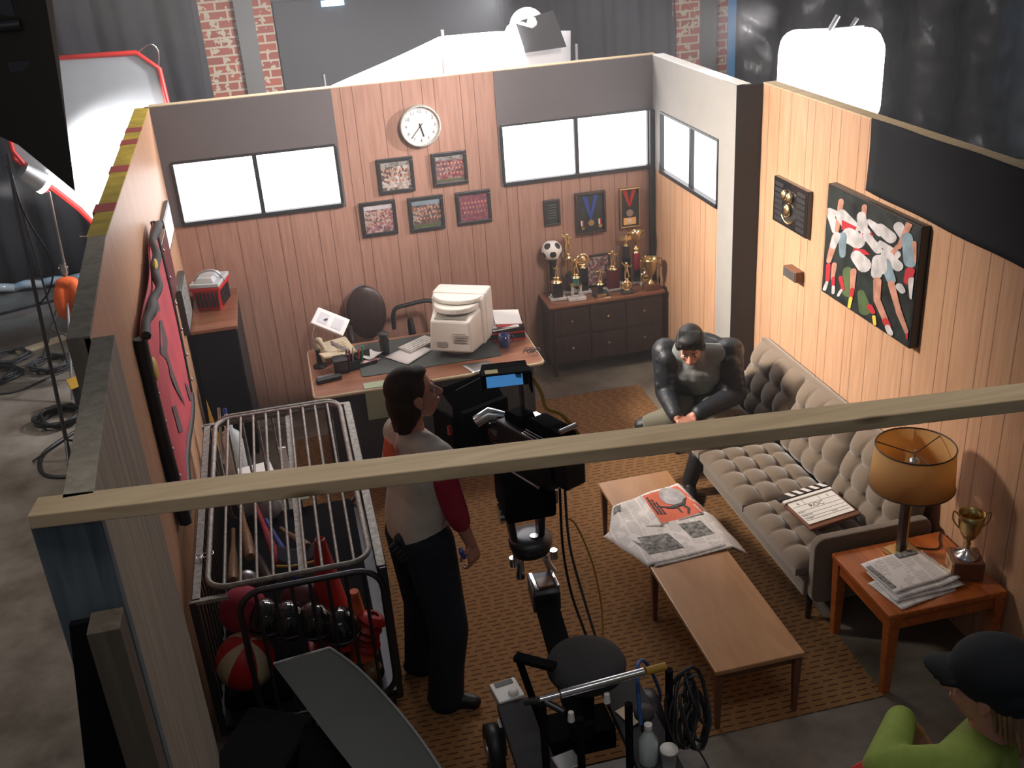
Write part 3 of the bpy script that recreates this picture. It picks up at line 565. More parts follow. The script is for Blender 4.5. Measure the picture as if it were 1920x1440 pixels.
def sky_strip(m1, m2):
    def f(M_, w_, h_, t, d):
        a = MB(M_); y = -d*.45-.001; a.box(-w_+.03, w_-.03, y, y+.0008, h_*.52, h_-.03); a.m = 1; a.box(-w_+.03, w_-.03, y, y+.0008, -h_+.03, -h_*.62)
        a.m = 2
        for row, z in ((0, .30), (1, .02), (2, -.28)):
            for k in range(8): a.ell((-w_*.68+k*w_*.195+row*.008, y, h_*z), (.008, .0012, .010), 8, 5)
        a.build('people_rows', [m1, m2, 'skin_print'], t)
    return f
framed('team_photo', 'framed photo of a team in white shirts, upper left of the five', 1.555, 1.838, 1.660, 1.935, 'crowd_white', extra=sky_strip('grey_print', 'crowd_white'))
framed('team_photo', 'framed team photo with a white patch in its middle, upper right of the five', 1.985, 2.265, 1.668, 1.932, 'crowd_red', extra=sky_strip('grey_print', 'grass_print'))
framed('team_photo', 'framed photo of a team in pale pink rows, lower left of the five', 1.384, 1.665, 1.335, 1.612, 'crowd_pink', extra=sky_strip('white_print', 'crowd_pink'))
framed('team_photo', 'framed dark team photo with a pale sky strip, lower middle of the five', 1.765, 2.047, 1.325, 1.604, 'crowd_dark', extra=sky_strip('lightblue_print', 'grass_print'))
framed('team_photo', 'framed photo of a team all in dark red, lower right of the five', 2.150, 2.432, 1.330, 1.600, 'crowd_maroon', extra=sky_strip('crowd_maroon', 'crowd_maroon'))
def plq(M_, w_, h_, t, d):
    a = MB(M_)
    for k in range(6): a.box(-w_*.5, w_*.5, -d*.55, -d*.5, h_*(.55-.2*k), h_*(.59-.2*k))
    a.build('engraving', 'steel', t)
framed('award_plaque', 'small dark award plaque above the soccer ball', 2.868, 3.006, 1.228, 1.445, 'dark_print', 'dark_wood', .018, 'plaque', extra=plq)
def med2(M_, w_, h_, t, d):
    a = MB(M_); y = -d*.5
    a.hexa([(-.07, y-.002, h_-.03), (-.03, y-.002, h_-.03), (.012, y-.002, -.04), (-.004, y-.002, -.06), (-.07, y, h_-.03), (-.03, y, h_-.03), (.012, y, -.04), (-.004, y, -.06)])
    a.hexa([(.03, y-.003, h_-.03), (.07, y-.003, h_-.03), (.004, y-.003, -.06), (-.012, y-.003, -.04), (.03, y, h_-.03), (.07, y, h_-.03), (.004, y, -.06), (-.012, y, -.04)]); a.build('ribbon', 'blue', t)
    a = MB(M_); a.cyl((0, y-.008, -.085), (0, y, -.085), .026); a.cyl((-.07, y-.006, -.125), (-.07, y, -.125), .014); a.cyl((.08, y-.006, -.12), (.08, y, -.12), .016); a.build('medal', 'old_gold', t)
    a = MB(M_)
    for sx in (-.075, .078): a.box(sx-.012, sx, y-.003, y, -.105, -.06); a.m = 1; a.box(sx, sx+.010, y-.003, y, -.105, -.06); a.m = 0
    a.build('small_ribbon', ['white', 'red'], t)
framed('medal_frame', 'large shadow box of medals on a blue ribbon', 3.135, 3.392, 1.122, 1.470, 'dark_print', 'dark_wood', .018, 'medal frame', d=.045, extra=med2)
def med1(M_, w_, h_, t, d):
    a = MB(M_); y = -d*.5
    for s_ in (1, -1): a.hexa([(s_*.058, y-.002, h_-.02), (s_*.020, y-.002, h_-.02), (0, y-.002, .03), (s_*.006, y-.002, .005), (s_*.058, y, h_-.02), (s_*.020, y, h_-.02), (0, y, .03), (s_*.006, y, .005)])
    a.build('ribbon', 'red', t)
    a = MB(M_); a.cyl((0, y-.008, -.045), (0, y, -.045), .030); a.build('medal', 'steel', t)
    a = MB(M_); a.box(-.055, .055, y-.004, y, -.145, -.085); a.m = 1; a.ell((0, y-.005, -.115), (.022, .003, .018)); a.build('name_plate', ['gold', 'white'], t)
framed('medal_frame', 'narrow gold-edged frame with a red V ribbon and medal', 3.518, 3.688, 1.128, 1.462, 'dark_print', 'old_gold', .010, 'medal frame', d=.04, extra=med1)

# ------------------------------------------------------------------ things on the right wall
def wallbox(n, label, cat, y0, y1, z0, z1, d, m):
    t = thing(n, label, cat, (W2, (y0+y1)/2, z0)); return t
t = thing('bronze_plaque', 'black wall plaque with gold ball emblems and rows of name plates', 'plaque', (W2, -2.11, 1.65))
a = MB(); a.box(W2-.035, W2, -2.345, -1.883, 1.655, 1.955); a.build('board', 'black_gloss', t, bevel=.004)
for k in range(7):
    for s_ in (0, 1): MB().box(W2-.038, W2-.034, -2.32+s_*.30, -2.21+s_*.30, 1.675+.038*k, 1.70+.038*k).build('name_plate', 'dark_metal', t)
a = MB(); a.ell((W2-.045, -2.055, 1.865), (.02, .036, .036)); a.ell((W2-.045, -2.125, 1.862), (.02, .036, .036)); a.ell((W2-.045, -2.10, 1.775), (.018, .042, .042))
a.tube([(W2-.04, -2.10+.085*math.sin(q), 1.765-.075*math.cos(q)) for q in [R(-60+12*k) for k in range(11)]], .008, 6); a.build('emblem', 'gold', t)
t = thing('wall_speaker', 'small grey wall box mounted below the black plaque', 'wall box', (W2, -2.2, 1.34))
MB().box(W2-.06, W2, -2.29, -2.12, 1.345, 1.415).build('case', 'brown_base', t, bevel=.004); MB().box(W2-.064, W2-.060, -2.28, -2.125, 1.35, 1.41).build('front_plate', 'steel', t)
# large sports print
def poster():
    Y0, Y1, Z0, Z1 = -2.614, -3.566, 1.405, 2.080
    t = thing('sports_picture', 'big black-edged picture of rugby players in a scrum', 'picture', (W2, -3.09, 1.405))
    x = W2-.055
    MB().box(x, W2, Y1, Y0, Z0, Z1).build('frame', 'black_frame', t, bevel=.004)
    # drawing coordinates: corners of the drawing sheet (pixels of a sketch) -> picture plane
    TL, TR, BR, BL = (120, 70), (862, 440), (748, 1400), (62, 925)
    def uv(p):
        u = v = .5
        for _ in range(12):
            X = (1-u)*(1-v)*TL[0]+u*(1-v)*TR[0]+u*v*BR[0]+(1-u)*v*BL[0]; Y = (1-u)*(1-v)*TL[1]+u*(1-v)*TR[1]+u*v*BR[1]+(1-u)*v*BL[1]
            a1 = (1-v)*(TR[0]-TL[0])+v*(BR[0]-BL[0]); a2 = (1-v)*(TR[1]-TL[1])+v*(BR[1]-BL[1]); b1 = (1-u)*(BL[0]-TL[0])+u*(BR[0]-TR[0]); b2 = (1-u)*(BL[1]-TL[1])+u*(BR[1]-TR[1])
            D = a1*b2-a2*b1; ex, ey = p[0]-X, p[1]-Y; u += (ex*b2-ey*b1)/D; v += (a1*ey-a2*ex)/D
        return u, v
    mats = ['dark_print', 'white_print', 'red_print', 'skin_print', 'lightblue_print', 'grass_print', 'yellow']
    a = MB(); lay = [0]
    def shape(poly, m_):
        lay[0] += 1; xx = x-.0006-.00012*lay[0]; a.m = m_; pts = []
        for p in poly:
            u, v = uv(p); u = min(max(u, .012), .985); v = min(max(v, .012), .985); pts.append((xx, Y0+(Y1-Y0)*u, Z1+(Z0-Z1)*v))
        a.add(pts, [tuple(range(len(pts)))])
    def limb(p, q, r1, r2_, m_): shape(capsule2d(p, q, r1, r2_), m_)
    shape([TL, TR, BR, BL], 0); shape([(120, 180), (860, 560), (850, 480), (125, 110)], 0)
    limb((290, 780), (300, 930), 40, 60, 5); limb((400, 960), (430, 1090), 30, 50, 5)
    W_, R_, S_, B_ = 1, 2, 3, 4
    limb((130, 300), (185, 440), 38, 30, W_); limb((235, 225), (200, 440), 24, 20, S_); limb((150, 300), (180, 310), 30, 26, W_)
    limb((240, 330), (330, 440), 48, 60, W_); shape([(245, 365), (370, 430), (350, 465), (240, 440)], R_); limb((300, 490), (380, 540), 60, 60, W_)
    limb((250, 500), (250, 640), 38, 26, B_); limb((190, 500), (130, 680), 36, 22, S_); limb((200, 490), (170, 560), 34, 30, W_); limb((128, 720), (120, 840), 20, 17, R_); limb((115, 860), (95, 910), 14, 16, W_)
    limb((180, 720), (165, 830), 22, 16, S_); limb((170, 830), (170, 880), 16, 14, R_); limb((172, 900), (170, 945), 14, 14, W_); limb((235, 830), (255, 920), 18, 14, R_); limb((240, 930), (215, 970), 12, 12, W_)
    limb((435, 280), (430, 340), 22, 20, S_); limb((410, 350), (420, 430), 38, 42, W_); limb((440, 470), (470, 520), 38, 36, W_); shape([(415, 480), (495, 480), (500, 510), (420, 520)], R_); limb((470, 390), (560, 470), 18, 40, W_)
    limb((560, 450), (640, 520), 40, 44, W_); limb((450, 500), (540, 610), 30, 34, W_); limb((560, 560), (680, 650), 20, 32, W_); shape([(620, 625), (670, 640), (655, 685), (620, 670)], R_)
    limb((700, 440), (740, 520), 40, 30, W_); limb((775, 420), (700, 590), 24, 18, S_); limb((760, 520), (780, 700), 40, 50, B_); limb((810, 560), (825, 700), 16, 18, S_); limb((690, 590), (640, 650), 18, 16, S_)
    shape([(345, 590), (440, 610), (480, 650), (340, 650)], R_); limb((370, 660), (430, 730), 48, 60, W_); limb((345, 780), (335, 920), 26, 19, S_); limb((335, 930), (325, 975), 19, 17, R_); limb((322, 1000), (305, 1080), 15, 12, 6)
    limb((600, 640), (690, 740), 36, 40, W_); limb((545, 700), (530, 800), 50, 44, W_); limb((600, 720), (640, 850), 40, 34, B_); limb((560, 700), (560, 760), 50, 50, W_)
    limb((535, 860), (530, 1010), 32, 26, S_); limb((530, 1010), (590, 1170), 26, 22, S_); limb((590, 1180), (610, 1220), 24, 22, R_); limb((605, 1230), (625, 1280), 20, 22, W_)
    limb((640, 880), (690, 1100), 26, 20, S_); limb((690, 1100), (745, 1260), 22, 18, S_); limb((745, 1280), (748, 1310), 12, 12, R_)
    limb((780, 780), (760, 850), 36, 30, R_); limb((790, 850), (785, 980), 28, 16, W_); limb((475, 1070), (500, 1110), 24, 18, R_); limb((505, 1150), (512, 1210), 14, 12, 6); limb((700, 900), (720, 930), 28, 24, W_)
    a.build('print', mats, t, fixn=False)
poster()

# ------------------------------------------------------------------ things on the left wall
def wx(y): return -.025+.0208*(-y) if y > -3.36 else .045+.07*(-3.36-y)   # wall surface x at depth y
t = thing('team_banner', 'long red team banner with grey figure and black laced border', 'banner', (.09, -2.5, 1.0))
def ban(u, v, o_=0):
    y0 = -1.74-1.55*u; top = 2.12-.14*u; bot = .98-.02*u
    z = bot+(top-bot)*v; return (wx(y0)+.038+.010*math.sin(u*9+v*3)+o_, y0, z)
MB().grid(lambda u, v: ban(u, v), 30, 20).build('cloth', 'flag_red', t, solid=.006, fixn=False)
a = MB(); 
a.tube([(ban(0, v)) for v in [k/12 for k in range(13)]], .018, 6); a.tube([ban(1, v) for v in [k/12 for k in range(13)]], .034, 6); a.tube([ban(u, 0) for u in [k/12 for k in range(13)]], .022, 6)
a.build('border', 'black', t)
a = MB(); a.tube(smoothpath([(ban(u, 1)[0]+.03+.012*math.sin(u*25), ban(u, 1)[1], ban(u, 1)[2]-.02+.03*math.sin(u*8)) for u in [k/9 for k in range(10)]]), [.024+.004*math.sin(k*.35) for k in range(55)], 8); a.build('rolled_edge', 'charcoal', t)
a = MB()
for u in (.02, .98):
    for k in range(6): p = ban(u, .1+.15*k); a.ell((p[0]+.022, p[1], p[2]), .011, 8, 5)
a.build('grommets', 'steel', t)
for u, v in ((.42, .97), (.97, .82)): p = ban(u, v); MB().ell((p[0]+.03, p[1], p[2]), (.015, .06, .055), rot=(.5, 0, 0)).build('tape_patch', 'yellow_tape', t)
a = MB()
def bs(pts):
    a.add([ban(u, v, .008) for u, v in pts], [tuple(range(len(pts)))])
bs([(.55, .78), (.42, .70), (.35, .55), (.48, .56), (.5, .45), (.6, .6), (.72, .72)]); bs([(.50, .58), (.40, .40), (.30, .12), (.42, .30), (.58, .50)]); bs([(.75, .45), (.62, .36), (.5, .12), (.72, .28)]); bs([(.62, .86), (.45, .84), (.40, .74), (.50, .80)]); bs([(.20, .2), (.12, .12), (.10, .02), (.18, .08)])
a.build('figure', 'flag_grey', t, fixn=False)
def lframe(n, label, cat, y0, y1, z0, z1, m, fm, d=.03):
    xx = wx((y0+y1)/2); t = thing(n, label, cat, (xx, (y0+y1)/2, z0))
    MB().box(xx, xx+d, y1, y0, z0, z1).build('frame', fm, t, bevel=.003); MB().box(xx+d, xx+d+.002, y1+.02, y0-.02, z0+.02, z1-.02).build('print', m, t)
lframe('leaning_picture', 'thin white-faced frame highest on the left wall near the back corner', 'framed picture', -.43, -.98, 1.69, 1.92, 'white', 'black_frame')
lframe('long_plaque', 'long dark plaque with chrome trim behind the red banner', 'plaque', -1.10, -1.60, 1.50, 1.90, 'maroon', 'black_gloss', .035)
lframe('wall_picture', 'grey-faced picture leaning just above the black cabinet', 'framed picture', -.52, -.98, 1.09, 1.42, 'grey_print', 'black_frame', .045)

# ------------------------------------------------------------------ cabinets
t = thing('filing_cabinet', 'tall black cabinet with a wood laminate top in the left back corner', 'cabinet', (.2, -.42, 0))
a = MB(); a.box(.03, .335, -.815, -.01, 0, 1.035); a.build('body', 'matte_black', t, bevel=.004)
MB().box(.025, .352, -.84, -.004, 1.035, 1.06).build('top', 'walnut_top', t, bevel=.003)
for k in range(3): MB().box(.335, .345, -.80, -.03, .04+.33*k, .35+.33*k).build('drawer', 'black', t, bevel=.003)
t = thing('toolbox', 'red plastic tool crate with a clear grey lid on the black cabinet', 'crate', (.13, -.33, 1.06))
Mx = T((.18, -.33, 1.061), (0, 0, R(-14)))
a = MB(Mx); a.hexa([(-.085, -.12, 0), (.085, -.12, 0), (.085, .12, 0), (-.085, .12, 0), (-.105, -.14, .17), (.105, -.14, .17), (.105, .14, .17), (-.105, .14, .17)])
a.box(-.115, .115, -.15, .15, .165, .185); a.build('bin', 'red', t, bevel=.006)
a = MB(Mx)
for k in range(6): a.box(.103, .109, -.11+.037*k, -.09+.037*k, .03, .15); a.box(-.08+.03*k, -.065+.03*k, -.144, -.134, .03, .15)
a.build('lattice', 'black', t)
a = MB(Mx); a.box(-.11, .11, -.145, .145, .187, .215); a.hexa([(-.08, -.12, .215), (.07, -.12, .215), (.07, .10, .215), (-.08, .10, .215), (-.06, -.10, .25), (.05, -.10, .25), (.05, .08, .25), (-.06, .08, .25)]); a.build('lid', 'clear_plastic', t, bevel=.005)
MB(Mx).tube(smoothpath([(-.11, -.05, .19), (-.05, -.05, .27), (.06, -.03, .28), (.115, 0, .19)]), .009, 8).build('handle', 'steel', t)

t = thing('trophy_cabinet', 'low dark wooden dresser with a reddish top and six drawers under the trophies', 'cabinet', (3.28, -.2, 0))
MB().box(2.80, 3.775, -.345, -.03, .12, .625).build('body', 'dark_wood', t, bevel=.004); MB().box(2.785, 3.79, -.358, -.012, .625, .648).build('top', 'walnut_top', t, bevel=.004)
for i in range(3):
    for j in range(2):
        dr = MB().box(2.82+.315*i, 3.12+.315*i, -.357, -.343, .14+.24*j, .36+.24*j).build('drawer', 'dark_wood', t, bevel=.004)
        MB().ell((2.97+.315*i, -.368, .26+.24*j), .010, 10, 6).build('knob', 'old_gold', dr)
for x in (2.83, 3.745):
    for y in (-.32, -.05): MB().tube([(x, y, .12), (x, y, 0)], [.022, .014], 10).build('leg', 'dark_wood', t)

# ------------------------------------------------------------------ desk and what is on it
DZ = .712
t = thing('desk', 'wood-topped desk with a dark front panel and rounded light-edged corners', 'desk', (1.62, -1.2, 0))
poly = rrect(.815, 2.435, -1.505, -.66, .04)
a = MB(); a.prism(poly, .028, off=DZ-.028); a.build('top', 'walnut_top', t)
a = MB(); a.tube([(x, y, DZ-.014) for x, y in rrect(.815, 2.435, -1.505, -.66, .04)], .0145, 6, closed=True); a.build('edge_band', 'cream', t)
MB().box(.88, 2.37, -1.44, -1.415, .08, DZ-.028).build('front_panel', 'charcoal', t, bevel=.003)
for x in (.87, 2.01): 
    p = MB().box(x, x+.37, -1.41, -.70, 0, DZ-.028).build('pedestal', 'charcoal', t, bevel=.003)
    for k in range(3): MB().box(x+.02, x+.35, -.70, -.69, .10+.19*k, .27+.19*k).build('drawer', 'black', p, bevel=.002)
tag(MB().prism(rrect(1.16, 2.18, -1.30, -.70, .03), .004, off=DZ+.001).build('desk_pad', 'desk_pad', org=(1.7, -1, DZ)), 'large dark grey-green blotter pad on the desk', 'desk pad')
Mm = T((1.93, -1.04, DZ+.006), (0, 0, R(-28)))
t = thing('computer_monitor', 'bulky beige CRT monitor seen from behind on the desk', 'monitor', (1.93, -1.04, DZ))
# local: screen faces +y, back faces -y
a = MB(Mm); a.box(-.205, .205, .03, .20, .045, .42); a.build('bezel', 'crt_beige', t, bevel=.018)
a = MB(Mm); a.hexa([(-.195, -.03, .04), (.195, -.03, .04), (.20, .04, .05), (-.20, .04, .05), (-.19, -.03, .395), (.19, -.03, .395), (.20, .04, .41), (-.20, .04, .41)])
a.hexa([(-.16, -.24, .06), (.16, -.24, .06), (.185, -.02, .045), (-.185, -.02, .045), (-.145, -.22, .29), (.145, -.22, .29), (.18, -.02, .33), (-.18, -.02, .33)]); a.build('rear_shell', 'crt_beige', t, bevel=.014)
a = MB(Mm); a.prism([(.17*math.cos(R(k*15)), -.02-.17*math.sin(R(k*15))) for k in range(13)], .045, off=.325); a.prism([(.19*math.cos(R(k*15)), .03-.15*math.sin(R(k*15))) for k in range(13)], .035, off=.375); a.build('top_housing', 'crt_beige', t, bevel=.010)
a = MB(Mm)
for k in range(9): a.box(-.12, .12, -.205+.018*k, -.197+.018*k, .300+.0035*k, .306+.0035*k)
for k in range(4): a.box(.02, .12, -.243, -.238, .20-.02*k, .207-.02*k)
a.box(-.10, -.03, -.2425, -.238, .10, .14); a.build('vents', mat('vent_shadow', (.30, .28, .25), .7), t)
MB(Mm).box(-.18, .18, .2, .205, .07, .39).build('screen', 'glass_dark', t)
a = MB(Mm); a.lathe([(.13, 0), (.13, .018), (.07, .035), (.07, .05)]); a.build('base', 'crt_beige', t)
def sheet(name, label, cat, pts, z, m='paper', curl=0, n=6, group=None, build=True):
    p = [Vector(q) for q in pts]
    def f(u, v):
        a_ = p[0].lerp(p[1], u); b_ = p[3].lerp(p[2], u); c_ = a_.lerp(b_, v); return (c_.x, c_.y, z+curl*(u-.5)**2*4+.002*math.sin(u*7+v*4))
    o = MB().grid(f, n, n).build(name, m, org=(p[0].x, p[0].y, z), solid=.0015, fixn=False); return tag(o, label, cat, group)
sheet('paper_sheet', 'white printed sheet on the desk by the monitor\'s left side', 'paper', [(1.355, -1.03), (1.50, -1.225), (1.715, -1.015), (1.575, -.875)], DZ+.012)
a = MB(T((1.62, -.90, DZ+.006), (0, 0, R(35)))); a.box(-.14, .14, -.07, .07, 0, .022); a.m = 1
for r_ in range(4):
    for k in range(12): a.box(-.13+.022*k, -.112+.022*k, -.055+.028*r_, -.035+.028*r_, .022, .027)
tag(a.build('keyboard', ['crt_beige', 'white'], org=(1.62, -.90, DZ), bevel=.002), 'beige keyboard tucked behind the monitor on the desk pad', 'keyboard')
t = thing('paper_tray', 'black and red letter tray piled with white papers at the desk\'s right end', 'tray', (2.30, -.93, DZ))
Mt = T((2.30, -.93, DZ), (0, 0, R(-8)))
a = MB(Mt)
for z in (0, .055): a.box(-.13, .13, -.11, .12, z, z+.006); a.box(-.13, -.124, -.11, .12, z, z+.045); a.box(.124, .13, -.11, .12, z, z+.045); a.m = 1; a.box(-.13, .13, -.113, -.107, z, z+.012); a.m = 0; a.box(-.13, .13, -.112, -.108, z+.012, z+.045)
a.build('tray', ['black', 'red'], t)
for k, (r_, m_) in enumerate(((4, 'white'), (-9, 'paper'), (14, 'red'), (2, 'white'))):
    MB(Mt @ T((.01*k-.02, .012*k, .105+.008*k), (R(6), R(-4+3*k), R(r_)))).box(-.10, .10, -.12, .11, 0, .006).build('paper_stack', m_, t)
t = thing('blue_mug', 'shiny dark blue mug standing before the paper tray', 'mug', (2.235, -1.14, DZ))
a = MB(T((2.235, -1.14, DZ))); a.lathe([(.038, 0), (.042, .01), (.042, .095), (.038, .095), (.036, .02), (.001, .015)], cap=False); a.build('cup', mat('blue_gloss', (.015, .03, .16), .1, coat=1), t)
MB(T((2.235, -1.14, DZ))).tube(smoothpath([(.04, 0, .08), (.068, 0, .07), (.068, 0, .035), (.04, 0, .025)]), .005, 8).build('handle', 'blue_gloss', t)
t = thing('desk_lamp', 'desk lamp with a white rectangular shade on a curved chrome arm', 'desk lamp', (.885, -.98, DZ))
MB(T((.885, -1.0, DZ))).lathe([(.05, 0), (.05, .015), (.02, .025), (.016, .12), (.022, .135), (.001, .14)], cap=False).build('base', 'black', t)
MB().tube(smoothpath([(.885, -1.0, DZ+.12), (.87, -1.0, DZ+.24), (.91, -1.0, DZ+.33), (.99, -1.0, DZ+.36)]), .010, 8).build('arm', 'chrome', t)
c_ = [(.874, -1.0, 1.094), (.948, -1.0, 1.164), (1.134, -1.0, .991), (1.043, -1.0, .943)]
a = MB(); hh = [Vector((.868, -1.05, 1.080)), Vector((.940, -.94, 1.150)), Vector((1.150, -.94, 1.02)), Vector((1.078, -1.05, .945))]
nn = (hh[1]-hh[0]).cross(hh[3]-hh[0]).normalized(); nn = nn if nn.z > 0 else -nn
a.hexa([p-nn*.03 for p in hh]+hh); a.build('shade', 'white', t, bevel=.006)
a = MB()
for i in (0, 1):
    b0 = hh[0].lerp(hh[3], .12+.44*i); b1 = hh[1].lerp(hh[2], .12+.44*i); b2 = hh[1].lerp(hh[2], .42+.44*i); b3 = hh[0].lerp(hh[3], .42+.44*i)
    q = [b0.lerp(b1, .2), b0.lerp(b1, .8), b3.lerp(b2, .8), b3.lerp(b2, .2)]; a.hexa([p+nn*.0005 for p in q]+[p+nn*.002 for p in q])
a.build('shade_inset', mat('inset_grey', (.62, .62, .66), .7), t)
t = thing('telephone', 'beige telephone with handset and raised flap on the desk\'s left end', 'telephone', (1.0, -.80, DZ))
Mp = T((1.02, -.84, DZ), (0, 0, R(18)))
a = MB(Mp); a.hexa([(-.13, -.10, 0), (.13, -.10, 0), (.13, .10, 0), (-.13, .10, 0), (-.12, -.09, .05), (.12, -.09, .05), (.12, .09, .10), (-.12, .09, .10)]); a.build('body', 'phone_beige', t, bevel=.010)
a = MB(Mp); a.tube(smoothpath([(-.10, -.06, .085), (-.10, -.01, .11), (-.10, .06, .13)]), .020, 10); a.ell((-.10, -.07, .085), (.03, .03, .02)); a.ell((-.10, .07, .13), (.03, .03, .02)); a.build('handset', 'phone_beige', t)
a = MB(Mp)
for i in range(3):
    for j in range(4): a.box(.0+.03*i, .02+.03*i, -.06+.028*j, -.042+.028*j, .055+.007*j, .068+.007*j)
a.build('keypad', 'cream', t)
MB(T((.99, -1.02, DZ+.09), (R(10), R(12), R(28)))).box(-.10, .10, -.035, .035, -.008, .008).build('answering_unit', 'cream', t, bevel=.003)
t = thing('desk_organizer', 'black desk organizer holding pens and notes in front of the telephone', 'organizer', (1.13, -1.10, DZ))
Mo = T((1.16, -1.08, DZ), (0, 0, R(20)))
a = MB(Mo); a.box(-.10, .12, -.06, .06, 0, .012); a.box(-.10, -.095, -.06, .06, 0, .10); a.box(-.02, -.015, -.06, .06, 0, .08); a.box(-.10, -.02, -.06, -.055, 0, .07); a.box(-.02, .12, -.06, -.055, 0, .03); a.box(-.10, .12, .055, .06, 0, .08); a.build('holder', 'black', t)
for k, (m_, dx) in enumerate((('red', .0), ('green', .035), ('cream', -.035), ('red', -.06), ('steel', -.08))): MB(Mo).tube([(dx, .0+.01*k, .012), (dx+.01, .01*k-.01, .13+.01*(k % 3))], .006, 8).build('pen', m_, t)
MB(T((1.05, -.98, DZ+.12), (R(35), R(40), R(35)))).box(-.10, .10, -.018, .018, -.006, .006).build('ruler', 'steel', t)
a = MB(T((1.03, -1.13, DZ+.0))); a.box(-.05, .05, -.06, .06, 0, .10); a.m = 1; a.box(-.045, .045, -.063, -.06, .03, .09)
tag(a.build('tape_dispenser', ['black', 'dark_metal'], org=(1.03, -1.13, DZ), bevel=.006), 'black block of desk gear beside the pen organizer', 'desk gear')
a = MB(T((.93, -1.27, DZ+.001), (0, 0, R(12)))); a.box(-.09, .09, -.028, .028, 0, .03); a.m = 1; a.box(-.06, .06, .03, .10, 0, .010)
tag(a.build('stapler', ['black', 'steel'], org=(.93, -1.27, DZ), bevel=.005), 'black stapler at the front left corner of the desk', 'stapler')
t = thing('travel_mug', 'black travel mug with a lid on the desk pad', 'mug', (1.39, -.93, DZ))
a = MB(T((1.37, -.95, DZ+.006))); a.lathe([(.030, 0), (.034, .03), (.037, .11), (.025, .12), (.03, .14), (.042, .155), (.042, .162), (.001, .165)], cap=False); a.build('cup', 'black', t)
sheet('note_pad', 'white and pink note papers beside the travel mug', 'paper', [(1.19, -1.02), (1.28, -1.07), (1.36, -.97), (1.27, -.90)], DZ+.02, 'white', .02)
sheet('pink_note', 'pale pink slip of paper under the white notes', 'paper', [(1.17, -1.08), (1.25, -1.11), (1.33, -1.04), (1.24, -.99)], DZ+.013, mat('pink_paper', (.62, .36, .36), .7))
a = MB(); 
def cal(u, v): 
    s_ = v*.34
    return (1.155+.17*u, -1.505-.006-.002*u+(.10-s_ if s_ < .10 else 0), DZ+.004 if s_ < .10 else DZ+.004-(s_-.10))
tag(MB().grid(cal, 4, 18, smooth=False).build('calendar', 'pale_green', org=(1.24, -1.5, DZ), solid=.002, fixn=False), 'pale green sheet hanging over the front edge of the desk', 'paper')
sheet('grey_folder', 'grey folder hanging over the desk edge behind the film camera', 'folder', [(1.86, -1.36), (2.05, -1.36), (2.10, -1.50), (1.92, -1.53)], DZ+.006, 'steel')
a = MB()
for k in range(5): a.tube([(2.36+.04*math.cos(q)+.01*k, -1.36+.02*math.sin(q)-.008*k, DZ+.02+.035*abs(math.sin(q+k))) for q in [R(30*j) for j in range(12)]], .0025, 5, closed=True)
tag(a.build('wire_loops', 'dark_metal', org=(2.38, -1.37, DZ)), 'tangle of thin wire loops at the desk\'s front right corner', 'wire')
# chair behind the desk
t = thing('office_chair', 'dark office chair with curved armrest half hidden behind the desk', 'chair', (1.40, -.36, 0))
MB(T((1.40, -.38, .45))).lathe([(.001, -.04), (.20, -.04), (.225, 0), (.20, .04), (.001, .05)], seg=24, cap=False).build('seat', 'leather', t)
a = MB(T((1.32, -.13, .75), (R(-8), 0, 0))); a.ell((0, 0, 0), (.16, .035, .22), 20, 12); a.build('backrest', 'dark_wood', t)
MB().tube(smoothpath([(1.18, -.12, .55), (1.17, -.10, .80), (1.24, -.10, .94), (1.34, -.10, .975)]), .010, 8).build('back_frame', 'steel', t)
for sx in (-1, 1):
    xx = 1.40+.24*sx; MB().tube(smoothpath([(xx, -.30, .46), (xx, -.28, .66), (xx+.01, -.33, .72), (xx, -.50, .73), (xx, -.56, .66), (xx, -.52, .47)]), .016, 8).build('armrest', 'black', t)
MB().tube(smoothpath([(1.52, -.20, .60), (1.54, -.20, .76), (1.66, -.2, .79), (1.82, -.2, .80), (1.87, -.2, .74), (1.87, -.2, .50), (1.62, -.25, .45)]), .018, 8).build('arm_loop', 'leather', t)
MB().cyl((1.40, -.38, .10), (1.40, -.38, .42), .028).build('column', 'dark_metal', t)
for k in range(5): c = R(72*k+10); a = MB(); a.tube([(1.40, -.38, .11), (1.40+.24*math.cos(c), -.38+.24*math.sin(c), .07)], .016, 8); a.ell((1.40+.24*math.cos(c), -.38+.24*math.sin(c), .03), .028); a.build('leg', 'black', t)

# ------------------------------------------------------------------ trophies
TZ = .650
def figure(a, x, y, z, h, arm=1, s=1.0):
    """tiny gilded athlete"""
    r = h*.075*s
    a.ell((x, y, z+h*.93), r*.9, 10, 6); a.tube([(x, y, z+h*.84), (x, y, z+h*.62), (x, y, z+h*.48)], [r*1.2, r*1.0, r*1.1], 10)
    a.tube([(x-r*.5, y, z+h*.5), (x-r*1.3, y-r*.6, z+h*.26), (x-r*1.0, y, z)], [r*.8, r*.6, r*.45], 8); a.tube([(x+r*.5, y, z+h*.5), (x+r*1.4, y+r*.5, z+h*.25), (x+r*1.8, y+r*.2, z+h*.02)], [r*.8, r*.6, r*.45], 8)
    a.tube([(x-r, y, z+h*.80), (x-r*2.6, y, z+h*(.80+.16*arm)), (x-r*3.2, y, z+h*(.8+.3*arm))], [r*.5, r*.42, r*.35], 8); a.tube([(x+r, y, z+h*.80), (x+r*2.4, y, z+h*.66), (x+r*3.0, y-r, z+h*.80)], [r*.5, r*.42, r*.35], 8)
